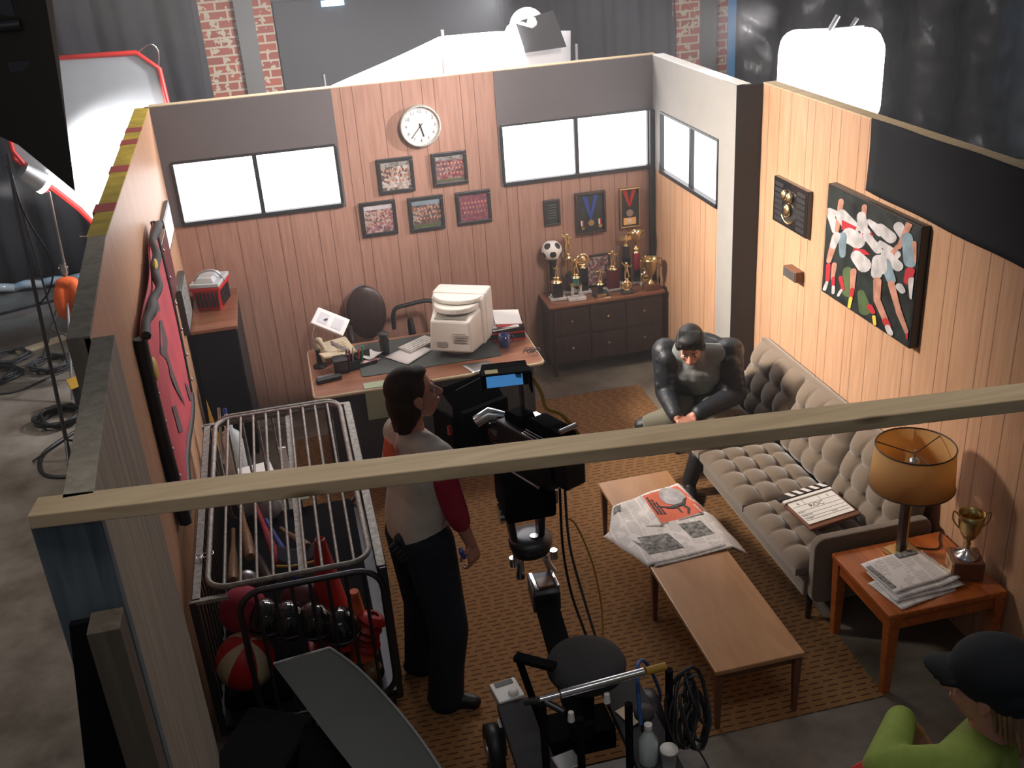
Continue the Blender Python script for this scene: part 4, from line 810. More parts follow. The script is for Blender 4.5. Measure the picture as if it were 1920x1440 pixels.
def trophy(label, x, y, parts, grp='trophies on the low dresser'):
    t = thing('trophy', label, 'trophy', (x, y, TZ), grp); z = TZ
    for p in parts:
        k = p[0]; a = MB()
        if k == 'base': _, w_, d_, h_, m_ = p; a.box(x-w_/2, x+w_/2, y-d_/2, y+d_/2, z, z+h_); a.build('base', m_, t, bevel=.003); z += h_
        elif k == 'plate': a.box(x-p[1]/2, x+p[1]/2, y-p[2]-.003, y-p[2], z-p[3], z-p[3]*.25); a.build('name_plate', 'gold', t)
        elif k == 'block': _, w_, d_, h_, m_ = p; a.box(x-w_/2, x+w_/2, y-d_/2, y+d_/2, z, z+h_); a.build('block', m_, t, bevel=.004); z += h_
        elif k == 'cols':
            _, w_, h_, m_ = p
            for sx in (-1, 1):
                for sy in (-1, 1): a.cyl((x+sx*w_/2, y+sy*w_*.3, z), (x+sx*w_/2, y+sy*w_*.3, z+h_), .006)
            a.build('columns', m_, t); z += h_; a = MB(); a.box(x-w_/2-.012, x+w_/2+.012, y-w_*.3-.01, y+w_*.3+.01, z, z+.010); a.build('deck', 'gold', t); z += .010
        elif k == 'col': _, r_, h_, m_ = p; a.tube([(x, y, z), (x, y, z+h_)], r_, 16); a.build('column', m_, t); z += h_
        elif k == 'riser': _, r_, h_ = p; a.lathe([(r_, 0), (r_*.9, h_*.2), (r_*.4, h_*.5), (r_*.7, h_*.8), (r_*.3, h_)], (x, y, z), 18); a.build('riser', 'gold', t); z += h_
        elif k == 'fig': figure(a, x, y, z-.002, p[1], p[2] if len(p) > 2 else 1, 1.25); a.build('figure', 'gold', t); z += p[1]
        elif k == 'cup':
            _, r_, h_, m_ = p; a.lathe([(r_*.55, 0), (r_*.5, h_*.06), (r_*.14, h_*.12), (r_*.12, h_*.25), (r_*.45, h_*.38), (r_*.8, h_*.6), (r_*.95, h_*.85), (r_*1.05, h_), (r_*.98, h_), (r_*.85, h_*.8), (r_*.6, h_*.5), (.001, h_*.42)], (x, y, z), 26, cap=False); a.build('bowl', m_, t)
            for sx in (-1, 1):
                a = MB(); a.tube(smoothpath([(x+sx*r_*.92, y, z+h_*.88), (x+sx*r_*1.45, y, z+h_*.95), (x+sx*r_*1.5, y, z+h_*.7), (x+sx*r_*.78, y, z+h_*.55)]), r_*.07, 6); a.build('handle', m_, t)
            z += h_
        elif k == 'wreath': 
            _, r_ = p; a.tube([(x+r_*math.cos(R(q)), y, z+r_+r_*math.sin(R(q))) for q in range(0, 360, 20)], r_*.22, 8, closed=True); a.ell((x, y, z+r_), (r_*.7, r_*.3, r_*.7)); a.build('medallion', 'gold', t); z += 2*r_
        elif k == 'eagle':
            _, h_ = p; a.ell((x, y, z+h_*.4), (h_*.25, h_*.25, h_*.45)); a.ell((x, y-.01, z+h_*.9), h_*.16); a.hexa([(x-h_*.9, y, z+h_*.5), (x, y-.01, z+h_*.3), (x, y+.01, z+h_*.3), (x-h_*.9, y+.01, z+h_*.5), (x-h_*.8, y, z+h_*1.05), (x, y-.01, z+h_*.75), (x, y+.01, z+h_*.75), (x-h_*.8, y+.01, z+h_*1.05)])
            a.hexa([(x, y-.01, z+h_*.3), (x+h_*.9, y, z+h_*.5), (x+h_*.9, y+.01, z+h_*.5), (x, y+.01, z+h_*.3), (x, y-.01, z+h_*.75), (x+h_*.8, y, z+h_*1.05), (x+h_*.8, y+.01, z+h_*1.05), (x, y+.01, z+h_*.75)]); a.build('eagle', 'gold', t); z += h_
    return t
trophy('gold domed trophy on a black box with pale marble foot, below the soccer ball', 2.90, -.20, [('base', .135, .09, .022, 'marble'), ('block', .085, .06, .13, 'black_gloss'), ('riser', .05, .05), ('fig', .085, .4)])
trophy('two-column trophy with teal stem, gold athlete and broad marble foot', 3.045, -.27, [('base', .145, .09, .026, 'marble'), ('cols', .07, .10, 'marble'), ('col', .022, .06, 'teal'), ('riser', .038, .03), ('fig', .13, 1)])
trophy('tallest slim gold athlete trophy, just right of the soccer ball', 3.035, -.09, [('base', .12, .08, .02, 'marble'), ('block', .05, .05, .16, 'dark_marble'), ('cols', .05, .12, 'gold'), ('riser', .03, .04), ('fig', .17, .8)])
trophy('trophy with a round gold medallion on a dark blue-black column', 3.145, -.14, [('base', .12, .08, .022, 'marble'), ('block', .075, .05, .20, 'black_gloss'), ('riser', .03, .02), ('wreath', .048)])
trophy('short black-stemmed trophy with a gold pair of players, front centre of the dresser', 3.255, -.255, [('base', .12, .08, .032, 'dark_marble'), ('plate', .08, .04, .03), ('col', .022, .07, 'black'), ('riser', .035, .03), ('fig', .10, .2)])
trophy('wide dark maroon trophy with a gold shield and small gold player on top', 3.395, -.17, [('base', .15, .085, .016, 'marble'), ('block', .10, .05, .17, 'maroon'), ('riser', .045, .03), ('fig', .13, .1)])
trophy('gold football player trophy on a dark green foot, front right of the dresser', 3.475, -.29, [('base', .10, .07, .026, 'dark_marble'), ('wreath', .038), ('riser', .03, .03), ('fig', .14, .9)])
trophy('tall red-column trophy topped by a gold cup', 3.635, -.08, [('base', .13, .08, .02, 'marble'), ('block', .055, .05, .10, 'black_gloss'), ('col', .030, .15, 'red_fabric'), ('riser', .028, .03), ('cup', .05, .16, 'gold')])
trophy('black-column trophy topped by a gold spread eagle', 3.545, -.08, [('base', .11, .07, .02, 'marble'), ('block', .06, .05, .22, 'matte_black'), ('col', .03, .10, 'black'), ('riser', .025, .02), ('eagle', .07)])
trophy('small gold kneeling athlete trophy between the red column and the big cup', 3.69, -.16, [('base', .10, .07, .02, 'marble'), ('wreath', .045), ('riser', .03, .03), ('fig', .12, .3)])
trophy('broad two-handled gilt cup on a brown wooden foot at the dresser\'s right end', 3.695, -.275, [('base', .13, .09, .05, 'brown_base'), ('cup', .062, .22, 'old_gold')])
t = thing('dresser_photo', 'dark-framed team photo standing behind the trophies', 'framed photo', (3.29, -.05, TZ))
MB(T((3.285, -.055, TZ), (R(-8), 0, 0))).box(-.135, .135, -.008, .012, 0, .28).build('frame', 'black_frame', t, bevel=.003)
MB(T((3.285, -.055, TZ), (R(-8), 0, 0))).box(-.115, .115, -.010, -.008, .02, .26).build('print', 'crowd_pink', t)
t = thing('soccer_ball', 'black and white soccer ball on a dark stand at the dresser\'s left end', 'ball', (2.895, -.10, TZ))
def ball():
    g = (1+5**.5)/2; ico = [Vector(v).normalized() for v in [(-1, g, 0), (1, g, 0), (-1, -g, 0), (1, -g, 0), (0, -1, g), (0, 1, g), (0, -1, -g), (0, 1, -g), (g, 0, -1), (g, 0, 1), (-g, 0, -1), (-g, 0, 1)]]
    q = Euler((.35, .2, .5)).to_matrix(); ico = [q@v for v in ico]; bm = bmesh.new(); bmesh.ops.create_icosphere(bm, subdivisions=5, radius=.085)
    a = MB(T((2.895, -.10, 1.045)))
    vs = [v.co.copy() for v in bm.verts]
    for f in bm.faces:
        c = f.calc_center_median().normalized(); k = max(v.dot(c) for v in ico); a.m = 1 if k > math.cos(R(19.5)) else 0
        a.f.append(tuple(v.index for v in f.verts)); a.mi.append(a.m); a.sm.append(True)
    a.v = [a.M@v for v in vs]; bm.free(); a.build('ball', ['white', 'black'], t, fixn=False)
ball()
MB(T((2.895, -.10, TZ))).lathe([(.06, 0), (.06, .02), (.03, .03), (.03, .27), (.045, .33)]).build('stand', 'black_gloss', t)
tag(MB().box(3.27, 3.32, -.345, -.325, TZ, TZ+.004).build('name_tag', 'cream', org=(3.3, -.335, TZ)), 'small pale name tag on the front edge of the dresser top', 'tag')

# ------------------------------------------------------------------ sofa
def tufted(name, u0, u1, v0, v1, P, t, nu, nv, thick=.10, rows=3, cols=5, parent=None):
    """button tufted cushion; P(u,v,h) maps cushion coords to world"""
    def f(u, v):
        cu, cv = u*cols, v*rows; e = 1
        for q in (u, v): e *= min(1, (1-abs(2*q-1)**6))
        du = abs(math.sin(math.pi*cu)); dv = abs(math.sin(math.pi*cv)); h = .62+.38*(du*dv)**.45
        d_ = min(math.hypot((cu-round(cu)), (cv-round(cv))*1.0), 1) if 0 < round(cu) < cols and 0 < round(cv) < rows else 1
        h -= .35*math.exp(-(d_/.16)**2); return P(u0+(u1-u0)*u, v0+(v1-v0)*v, thick*h*(.25+.75*e**.5))
    a = MB(); a.grid(f, nu, nv); b = []
    a.grid(lambda u, v: P(u0+(u1-u0)*u, v0+(v1-v0)*v, -.03), 1, 1, False)
    n = len(a.v)
    for e in range(4):
        def side(u, v, e=e):
            q = ((u, 0), (1, u), (1-u, 1), (0, 1-u))[e]; p0 = Vector(P(u0+(u1-u0)*q[0], v0+(v1-v0)*q[1], -.03)); p1 = Vector(f(*q)); return tuple(p0.lerp(p1, v))
        a.grid(side, max(nu, nv)//2, 3)
    return a.build(name, 'sofa_fabric', parent)
t = thing('sofa', 'long brown-grey button-tufted sofa against the right wall', 'sofa', (3.6, -2.85, 0))
SY0, SY1 = -1.86, -3.88; n = 3; L = (SY0-SY1)/n
MB().box(3.24, 3.90, SY1, SY0, .17, .30).build('frame', 'sofa_fabric', t, bevel=.015)
for i in range(n):
    y0 = SY0-L*i-.008; y1 = SY0-L*(i+1)+.008
    tufted('seat_cushion', y0, y1, 0, 1, lambda y, v, h: (3.19+.55*v, y, .345+h-.03*v), t, 60, 44, .078, 4, 4, t)
    def bk(y, v, h): 
        q = R(14); return (3.80+.06*v+.10*v-h*math.cos(q)*.95, y, .34+.46*v*math.cos(q)-(-h)*math.sin(q)*.2)
    tufted('back_cushion', y0, y1, 0, 1, bk, t, 60, 44, .13, 3, 4, t)
MB().hexa([(3.80, SY1, .25), (3.88, SY1, .25), (3.88, SY0, .25), (3.80, SY0, .25), (3.93, SY1, .80), (3.975, SY1, .80), (3.975, SY0, .80), (3.93, SY0, .80)]).build('back_frame', 'sofa_fabric', t, bevel=.015)
for y, nm in ((SY1-.055, 0), (SY0+.01, 1)):
    a = MB(); pr_ = rrect(3.26, 3.95, .15, .565, .06) if nm == 0 else rrect(3.30, 3.95, .15, .50, .05); a.prism([(x, z) for x, z in pr_], .055, axis=1, off=y); a.build('arm', 'sofa_fabric', t, bevel=.010)
MB().box(3.30, 3.88, SY0+.015, SY0+.06, .50, .53).build('arm_rail', 'cream', t, bevel=.005)
for x, y in ((3.29, SY1+.02), (3.29, SY0-.04), (3.88, SY1+.02), (3.88, SY0-.04)): MB().tube([(x, y, .18), (x, y, 0)], [.022, .015], 10).build('leg', 'dark_wood', t)
# clapper board on the sofa
t = thing('clapperboard', 'white film slate with black and white striped clapstick on the sofa seat', 'clapperboard', (3.52, -3.52, .45))
Mk = T((3.515, -3.50, .475), (R(3), R(-2), R(7)))
MB(Mk).box(-.165, .165, -.165, .10, -.022, -.004).build('wooden_backing', 'brown_base', t, bevel=.004)
a = MB(Mk); a.prism(rrect(-.150, .150, -.130, .085, .008), .005, off=-.003); a.build('slate', 'white', t)
a = MB(Mk)
for z in (.035, -.012, -.045, -.075, -.10): a.box(-.145, .145, z, z+.002, .002, .0028)
for x in (-.06, .045): a.box(x, x+.002, .035, .082, .002, .0028)
text(a, 'ROC', .045, T((-.005, .012, .0024)), .0004); text(a, '1', .035, T((.10, .058, .0024)), .0004); text(a, 'A', .03, T((-.10, .056, .0024)), .0004)
text(a, 'PROD', .014, T((-.125, -.022, .0024)), .0003); text(a, 'DIRECTOR', .013, T((-.11, -.055, .0024)), .0003); text(a, 'CAMERA', .013, T((-.115, -.085, .0024)), .0003); text(a, 'DATE', .013, T((.05, -.085, .0024)), .0003)
a.build('lettering', 'charcoal', t)
MB(Mk).box(-.165, .155, .090, .112, -.003, .010).build('lower_stick', 'white', t, bevel=.001)
MB(Mk @ T((-.16, .116, .004), (0, 0, R(0)))).box(-.02, .315, 0, .046, -.006, .010).build('clapstick', 'black', t, bevel=.001)
a = MB(Mk @ T((-.16, .118, .004)))
for k in range(5): x = .038+.054*k; a.add([(x+.024, .001, .0108), (x+.052, .001, .0108), (x+.026, .044, .0108), (x-.002, .044, .0108)], [(0, 1, 2, 3)]); a.add([(x+.024, .001, .0112), (x+.052, .001, .0112), (x+.026, .044, .0112), (x-.002, .044, .0112)], [(0, 1, 2, 3)])
a.build('stripes', 'white', t)

# ------------------------------------------------------------------ coffee table + newspaper
t = thing('coffee_table', 'long narrow wooden coffee table with tapered legs', 'coffee table', (2.68, -3.6, 0))
MB().box(2.453, 2.912, -4.515, -2.69, .352, .377).build('top', 'table_wood', t, bevel=.005)
a = MB(); a.box(2.485, 2.50, -4.48, -2.72, .295, .352); a.box(2.865, 2.88, -4.48, -2.72, .295, .352); a.box(2.5, 2.865, -4.48, -4.465, .295, .352); a.box(2.5, 2.865, -2.735, -2.72, .295, .352); a.build('apron', 'brown_base', t, bevel=.002)
for x in (2.48, 2.885):
    for y in (-4.485, -3.62, -2.72): MB().hexa([(x-.011, y-.011, 0), (x+.011, y-.011, 0), (x+.011, y+.011, 0), (x-.011, y+.011, 0), (x-.02, y-.02, .352), (x+.02, y-.02, .352), (x+.02, y+.02, .352), (x-.02, y+.02, .352)]).build('leg', 'brown_base', t, bevel=.002)
t = thing('newspaper', 'spread newspaper with a red-orange figure picture draped over the coffee table', 'newspaper', (2.68, -3.25, .38))
def npage(corners, z, drop=True, sgn=0):
    p = [Vector(c) for c in corners]
    def f(u, v, o_=0):
        a_ = p[0].lerp(p[1], u); b_ = p[3].lerp(p[2], u); c_ = a_.lerp(b_, v); zz = z+.004*math.sin(u*6+v*3)+.003*math.sin(v*11)+o_
        over = max(0, 2.453-c_.x)+max(0, c_.x-2.912)
        return (c_.x, c_.y, zz-over*.75+ (0 if over else 0))
    return f
A = npage([(2.640, -2.945), (2.905, -2.885), (2.985, -3.245), (2.640, -3.285)], .395); Bp = npage([(2.44, -3.01), (2.640, -2.945), (2.655, -3.30), (2.345, -3.22)], .394)
Cp = npage([(2.335, -3.16), (2.965, -3.225), (3.01, -3.585), (2.44, -3.625)], .3895)
MB().grid(lambda u, v: A(u, v), 16, 16).build('page', 'newsprint', t, solid=.0015, fixn=False); MB().grid(lambda u, v: Bp(u, v), 16, 16).build('page', 'newsprint', t, solid=.0015, fixn=False); MB().grid(lambda u, v: Cp(u, v), 24, 16).build('page', 'newsprint', t, solid=.0015, fixn=False)
MB().grid(lambda u, v: tuple(Vector(Cp(u, v))+Vector((.03, -.02*v, -.002))), 24, 16).build('page', 'newsprint', t, solid=.001, fixn=False)
MB().grid(lambda u, v: A(.02+u*.9, .06+v*.90, .0016), 14, 14).build('colour_picture', 'orange_print', t, fixn=False)
def on(fn, poly, o_, nm, m_):
    MB().add([fn(u, v, o_) for u, v in poly], [tuple(range(len(poly)))]).build(nm, m_, t, fixn=False)
on(A, [(.60+.26*math.cos(R(q)), .30+.27*math.sin(R(q))) for q in range(-180, 180, 15)], .0045, 'grey_circle', 'white_print')
a = MB()
for (p, q, r1, r2_) in (((.42, .62), (.66, .60), .045, .04), ((.42, .62), (.18, .50), .022, .015), ((.66, .60), (.78, .48), .03, .02), ((.78, .48), (.95, .50), .02, .012), ((.50, .64), (.50, .82), .026, .014), ((.62, .62), (.66, .78), .03, .022), ((.66, .78), (.58, .90), .022, .014), ((.36, .60), (.34, .60), .035, .03)):
    c2 = capsule2d(p, q, r1, r2_); a.add([A(u, v, .006) for u, v in c2], [tuple(range(len(c2)))])
a.build('running_figure', 'charcoal', t, fixn=False)
a = MB()
for k in range(3):
    for j in range(7-k): u, v = .06+.06*k, .16+.085*j+.10*k; a.add([A(u, v, .0055), A(u+.04, v, .0055), A(u+.04, v+.06, .0055), A(u, v+.06, .0055)], [(0, 1, 2, 3)])
a.build('headline', 'charcoal', t, fixn=False)
MB().grid(lambda u, v: Cp(.62+.22*u, .25+.42*v, .0016), 6, 6).build('grey_photo', 'grey_print', t, fixn=False); MB().grid(lambda u, v: Cp(.10+.36*u, .42+.40*v, .0016), 6, 6).build('grey_photo', 'grey_print', t, fixn=False); MB().grid(lambda u, v: Bp(.06+.22*u, .08+.26*v, .0016), 6, 6).build('grey_photo', 'grey_print', t, fixn=False)

# ------------------------------------------------------------------ end table with lamp, papers, cup
EZ = .50
t = thing('end_table', 'square orange-brown wooden end table beside the sofa', 'side table', (3.65, -4.22, 0))
MB().box(3.335, 3.975, -4.53, -3.975, EZ-.03, EZ).build('top', 'end_table_wood', t, bevel=.006)
a = MB(); a.box(3.35, 3.372, -4.5, -4.0, EZ-.10, EZ-.03); a.box(3.94, 3.962, -4.5, -4.0, EZ-.10, EZ-.03); a.box(3.37, 3.94, -4.517, -4.495, EZ-.10, EZ-.03); a.box(3.37, 3.94, -4.01, -3.99, EZ-.10, EZ-.03); a.build('apron', 'end_table_wood', t, bevel=.002)
for x in (3.37, 3.945):
    for y in (-4.50, -4.01): MB().hexa([(x-.02, y-.02, 0), (x+.02, y-.02, 0), (x+.02, y+.02, 0), (x-.02, y+.02, 0), (x-.03, y-.03, EZ-.03), (x+.03, y-.03, EZ-.03), (x+.03, y+.03, EZ-.03), (x-.03, y+.03, EZ-.03)]).build('leg', 'end_table_wood', t, bevel=.003)
t = thing('table_lamp', 'table lamp with a wide amber drum shade and square brass foot', 'lamp', (3.68, -4.09, EZ))
MB(T((3.67, -4.09, EZ), (0, 0, R(8)))).box(-.075, .075, -.06, .06, 0, .028).build('base', 'old_gold', t, bevel=.006)
a = MB(T((3.67, -4.09, EZ), (0, 0, R(8)))); a.box(-.028, .0, -.018, .018, .028, .44); a.build('column', 'dark_wood', t, bevel=.003)
MB(T((3.67, -4.09, EZ), (0, 0, R(8)))).box(.006, .020, -.016, .016, .028, .44).build('brass_column', 'old_gold', t, bevel=.002)
sh = bpy.data.materials.new('lamp_cloth'); sh.use_nodes = True; MATS['lamp_cloth'] = sh
tn = sh.node_tree; b = tn.nodes['Principled BSDF']; b.inputs['Base Color'].default_value = (.72, .46, .19, 1); b.inputs['Roughness'].default_value = .8
tl = nd(tn, 'ShaderNodeBsdfTranslucent'); tl.inputs[0].default_value = (.82, .52, .21, 1); ms = nd(tn, 'ShaderNodeMixShader'); ms.inputs[0].default_value = .45; tn.links.new(b.outputs[0], ms.inputs[1]); tn.links.new(tl.outputs[0], ms.inputs[2]); tn.links.new(ms.outputs[0], tn.nodes['Material Output'].inputs[0])
_tc = nd(tn, 'ShaderNodeTexCoord'); _n = nd(tn, 'ShaderNodeTexNoise'); _n.inputs['Scale'].default_value = 90; tn.links.new(_tc.outputs['Object'], _n.inputs[0]); _b = nd(tn, 'ShaderNodeBump'); _b.inputs['Strength'].default_value = .15; tn.links.new(_n.outputs[0], _b.inputs['Height']); tn.links.new(_b.outputs[0], b.inputs['Normal'])
a = MB(T((3.675, -4.10, 0))); a.lathe([(.205, .925), (.190, 1.145)], seg=48, cap=False); a.build('shade', sh, t, solid=.003)
a = MB(T((3.675, -4.10, 0)))
for z, r_ in ((.925, .206), (1.145, .191)): a.tube([(r_*math.cos(R(q)), r_*math.sin(R(q)), z) for q in range(0, 360, 10)], .004, 6, closed=True)
for q in (20, 140, 260): a.tube([(.19*math.cos(R(q)), .19*math.sin(R(q)), 1.135), (0, 0, 1.10)], .003, 6)
a.build('shade_ring', 'dark_wood', t)
a = MB(T((3.675, -4.10, 0))); a.cyl((0, 0, .90), (0, 0, 1.02), .012); a.ell((0, 0, 1.05), .03); a.tube([(0, 0, 1.08), (0, 0, 1.12)], .006); a.build('socket', 'steel', t)
MB().tube(smoothpath([(3.74, -4.06, EZ+.006), (3.86, -4.12, EZ+.006), (3.93, -4.03, EZ+.006), (3.97, -3.985, EZ+.006)]), .004, 6).build('cord', 'black', t)
# folded newspapers
t = thing('folded_newspaper', 'folded newspapers stacked loosely at the front of the end table', 'newspaper', (3.6, -4.28, EZ))
def fold(c, rot, w_, h_, z, lift):
    M_ = T((c[0], c[1], z), (0, 0, R(rot)))
    a = MB(M_); a.grid(lambda u, v: ((u-.5)*w_, (v-.5)*h_, .004*math.sin(u*5)+lift*max(0, u-.7)*max(0, .6-v)), 18, 14); a.build('page', 'newsprint', t, solid=.003, fixn=False)
fold((3.56, -4.36), 10, .34, .24, EZ+.004, 0); fold((3.60, -4.32), 2, .38, .26, EZ+.013, .05); fold((3.60, -4.285), 6, .36, .29, EZ+.022, .12); fold((3.585, -4.26), 7, .34, .27, EZ+.030, .08)
MB(T((3.585, -4.26, EZ+.034), (0, 0, R(7)))).box(.03, .15, .09, .13, -.001, .0005).build('page_photo', 'grey_print', t)
MB(T((3.585, -4.26, EZ+.034), (0, 0, R(7)))).box(-.165, -.135, -.10, .10, -.001, .0005).build('page_photo', 'grey_print', t)
t = thing('cup_trophy', 'silver-gilt cup trophy on a wooden block with a brass plate, on the end table', 'trophy', (3.865, -4.36, EZ))
Mt = T((3.865, -4.335, EZ), (0, 0, R(-20)))
MB(Mt).box(-.075, .075, -.075, .075, 0, .105).build('base', 'brown_base', t, bevel=.006)
MB(Mt).box(-.079, -.075, -.055, .055, .02, .085).build('name_plate', 'gold', t, bevel=.001)
a = MB(Mt @ T((0, 0, .105))); a.lathe([(.058, 0), (.056, .012), (.02, .028), (.010, .045), (.016, .07), (.010, .09), (.03, .11), (.052, .16), (.06, .215), (.064, .25), (.060, .25), (.052, .20), (.04, .13), (.001, .115)], seg=32, cap=False); a.build('bowl', 'old_gold', t)
MB(Mt @ T((0, 0, .105))).lathe([(.060, .001), (.058, .013), (.022, .030), (.012, .046)], seg=32, cap=False).build('foot', 'chrome', t)
for s_ in (-1, 1): MB(Mt @ T((0, 0, .105))).tube(smoothpath([(s_*.058, 0, .235), (s_*.085, 0, .26), (s_*.085, 0, .21), (s_*.045, 0, .155)]), .004, 8).build('handle', 'old_gold', t)
# ------------------------------------------------------------------ wheeled cage of sports gear
CX0, CX1, CY0, CY1, CZ = .17, .99, -3.90, -2.06, .90
t = thing('equipment_cage', 'galvanised wheeled cage with a barred lid full of sports gear by the left wall', 'cage', (.55, -3.0, 0))
a = MB()
a.box(CX0-.045, CX0-.005, CY0, CY1, CZ-.006, CZ); a.box(CX0-.045, CX0-.039, CY0, CY1, CZ-.05, CZ); a.bar((CX0-.045, CY1, CZ-.01), (CX1+.03, CY1, CZ-.01), .03, .02); a.bar((CX0-.045, CY0, CZ-.01), (CX0+.12, CY0, CZ-.01), .03, .02)
a.build('top_rail', 'galvanised', t, bevel=.002)
a = MB(); a.box(CX1-.005, CX1+.035, CY0, CY1, CZ-.004, CZ+.002); a.box(CX1+.031, CX1+.037, CY0, CY1, CZ-.05, CZ+.002); a.build('top_rail', 'galvanised', t, bevel=.002)
for x in (CX0-.04, CX1+.02):
    for y in (CY0, CY1): a = MB(); a.box(x-.016, x+.016, y-.016, y+.016, .10, CZ-.004); a.build('post', 'galvanised' if y == CY1 else 'dark_metal', t, bevel=.002)
a = MB()
for z in (.12, .16): a.box(CX0-.05, CX1+.03, CY0-.01, CY1+.01, z-.03, z-.01)
a.build('floor_tray', 'dark_metal', t)
def gate(nm, pf, w0, w1, h0, h1, r, rt_, nb, rb, m1, parent, rows=()):
    """rounded tubular frame with bars; pf maps (w,h) to world"""
    a = MB(); a.tube([pf(x, y) for x, y in rrect(w0, w1, h0, h1, r, 6)], rt_, 8, closed=True)
    for k in range(nb): x = w0+(w1-w0)*(k+1)/(nb+1); a.tube([pf(x, h0), pf(x, h1)], rb, 6)
    return a.build(nm, m1, parent)
gate('lid', lambda w_, h_: (w_, h_, CZ+.018), CX0+.03, CX1-.03, CY0+.04, CY1-.0, .10, .014, 9, .0075, 'galvanised', t)
MB().box(CX0+.45, CX0+.49, CY0+.05, CY1-.02, CZ-.02, CZ-.006).build('lid_strap', 'galvanised', t)
gate('end_gate', lambda w_, h_: (w_, CY0-.02, h_), CX0+.16, CX1+.01, .14, CZ+.005, .12, .016, 7, .010, 'dark_metal', t)
gate('end_gate', lambda w_, h_: (w_, CY1+.02, h_), CX0+.0, CX1-.0, .14, CZ+.025, .12, .014, 8, .009, 'galvanised', t)
gate('side_grille', lambda w_, h_: (CX1+.03, w_, h_), CY0+.03, CY1-.03, .14, CZ-.02, .06, .012, 17, .007, 'dark_metal', t)
gate('side_grille', lambda w_, h_: (CX0-.045, w_, h_), CY0+.03, CY1-.03, .14, CZ-.06, .06, .010, 17, .007, 'dark_metal', t)
a = MB()
for k in range(3): a.tube([(CX0-.02+.03*k+.012*math.cos(R(q)), -3.56+.02*math.sin(R(q)), CZ+.012+.006*k) for q in range(0, 360, 30)], .003, 5, closed=True)
a.build('hinge_chain', 'chrome', t)
for x in (CX0, CX1-.02):
    for y in (CY0+.08, CY1-.08): a = MB(); a.cyl((x-.015, y, .05), (x+.015, y, .05), .05); a.box(x-.02, x+.02, y-.02, y+.02, .05, .12); a.build('caster', 'black', t)
# gear inside
def bat(p, q, m, label, r=.032):
    p, q = Vector(p), Vector(q); a = MB(); a.tube([p, p.lerp(q, .03), p.lerp(q, .35), p.lerp(q, .6), p.lerp(q, .95), q], [.014, .012, .014, r*.8, r, r*.7], 12)
    return tag(a.build('bat', m, org=tuple(p)), label, 'bat', 'bats laid in the cage')
bat((.20, -2.35, .30), (.26, -3.35, .60), 'bat_wood', 'brown wooden bat lying furthest left in the cage'); bat((.27, -2.30, .42), (.36, -3.25, .66), 'bat_wood', 'brown wooden bat second from the left in the cage'); bat((.30, -2.5, .30), (.45, -3.4, .58), 'dark_wood', 'dark bat between the brown ones in the cage')
bat((.37, -2.45, .50), (.50, -3.3, .62), 'red_fabric', 'dark red bat in the middle of the cage', .026); bat((.42, -2.55, .45), (.60, -3.45, .60), 'blue', 'blue bat right of the dark red one', .028); bat((.50, -2.6, .40), (.66, -3.25, .66), 'bat_wood', 'tan bat furthest right of those in the cage', .028)
a = MB(); a.box(.15, .95, -3.85, -2.1, .17, .24)
tag(a.build('gear_sack', 'matte_black', org=(.5, -3, .17), bevel=.03), 'black gear sack spread over the cage bottom', 'sack')
t = thing('traffic_cone', 'tall red plastic cone standing in the cage', 'cone', (.74, -3.5, .24))
MB(T((.735, -3.52, .24))).lathe([(.13, 0), (.12, .02), (.028, .62), (.022, .63), (.018, .60), (.10, .02)], seg=28, cap=False).build('cone_body', 'red', t); MB(T((.735, -3.52, .24))).box(-.15, .15, -.15, .15, -.0, .014).build('base', 'red', t, bevel=.01)
t = thing('small_cone', 'orange-red cone next to the tall one, nearer the cage gate', 'cone', (.86, -3.70, .24))
MB(T((.86, -3.70, .24))).lathe([(.075, 0), (.07, .015), (.026, .40), (.020, .40)], seg=24).build('cone_body', 'orange', t)
a = MB(T((.885, -3.72, .33), (R(12), R(22), 0)))
P0 = tag(a.lathe([(.075, 0), (.05, .03), (.026, .035), (.024, .03), (.07, -.002)], seg=20, cap=False).build('disc_cone', 'red', org=(.885, -3.72, .25)), 'red flat marker disc, lowest in the pile by the small cone', 'marker', 'pile of red marker discs in the cage')
lbs = ['second lowest red marker disc in the pile by the small cone', 'middle red marker disc in the pile by the small cone', 'red marker disc second from the top of the pile', 'topmost red marker disc in the pile by the small cone']
for k in range(4):
    c = P0.copy(); COL.objects.link(c); c.location = (.885+.006*k, -3.72-.01*k, .29+.045*k); c.rotation_euler = (R(6*k), R(-5*k), R(30*k)); c['label'] = lbs[k]
def helmet(x, y, z, m, label, r=.105):
    t = thing('helmet', label, 'helmet', (x, y, z-r), 'helmets by the cage gate')
    a = MB(T((x, y, z), (R(-12), 0, R(rnd.uniform(-10, 10))))); a.ell((0, 0, 0), (r*.86, r*1.05, r*.95), 22, 14); a.build('shell', m, t)
    a = MB(T((x, y, z), (R(-12), 0, 0))); a.tube([(r*.80*math.cos(R(q)), -r*1.0*math.sin(R(q))*.98-.02, -r*.35) for q in range(10, 171, 16)], .006, 6); a.ell((r*.82, 0, -.02), (.012, .03, .03)); a.build('face_guard', 'dark_metal', t)
helmet(.42, -3.70, .58, 'black_gloss', 'glossy black helmet leftmost in the row behind the cage gate'); helmet(.53, -3.74, .57, 'black_gloss', 'second glossy black helmet from the left in the cage row'); helmet(.65, -3.76, .55, 'black_gloss', 'third glossy black helmet in the cage row'); helmet(.77, -3.80, .52, 'black_gloss', 'rightmost black helmet, lowest in the cage row')
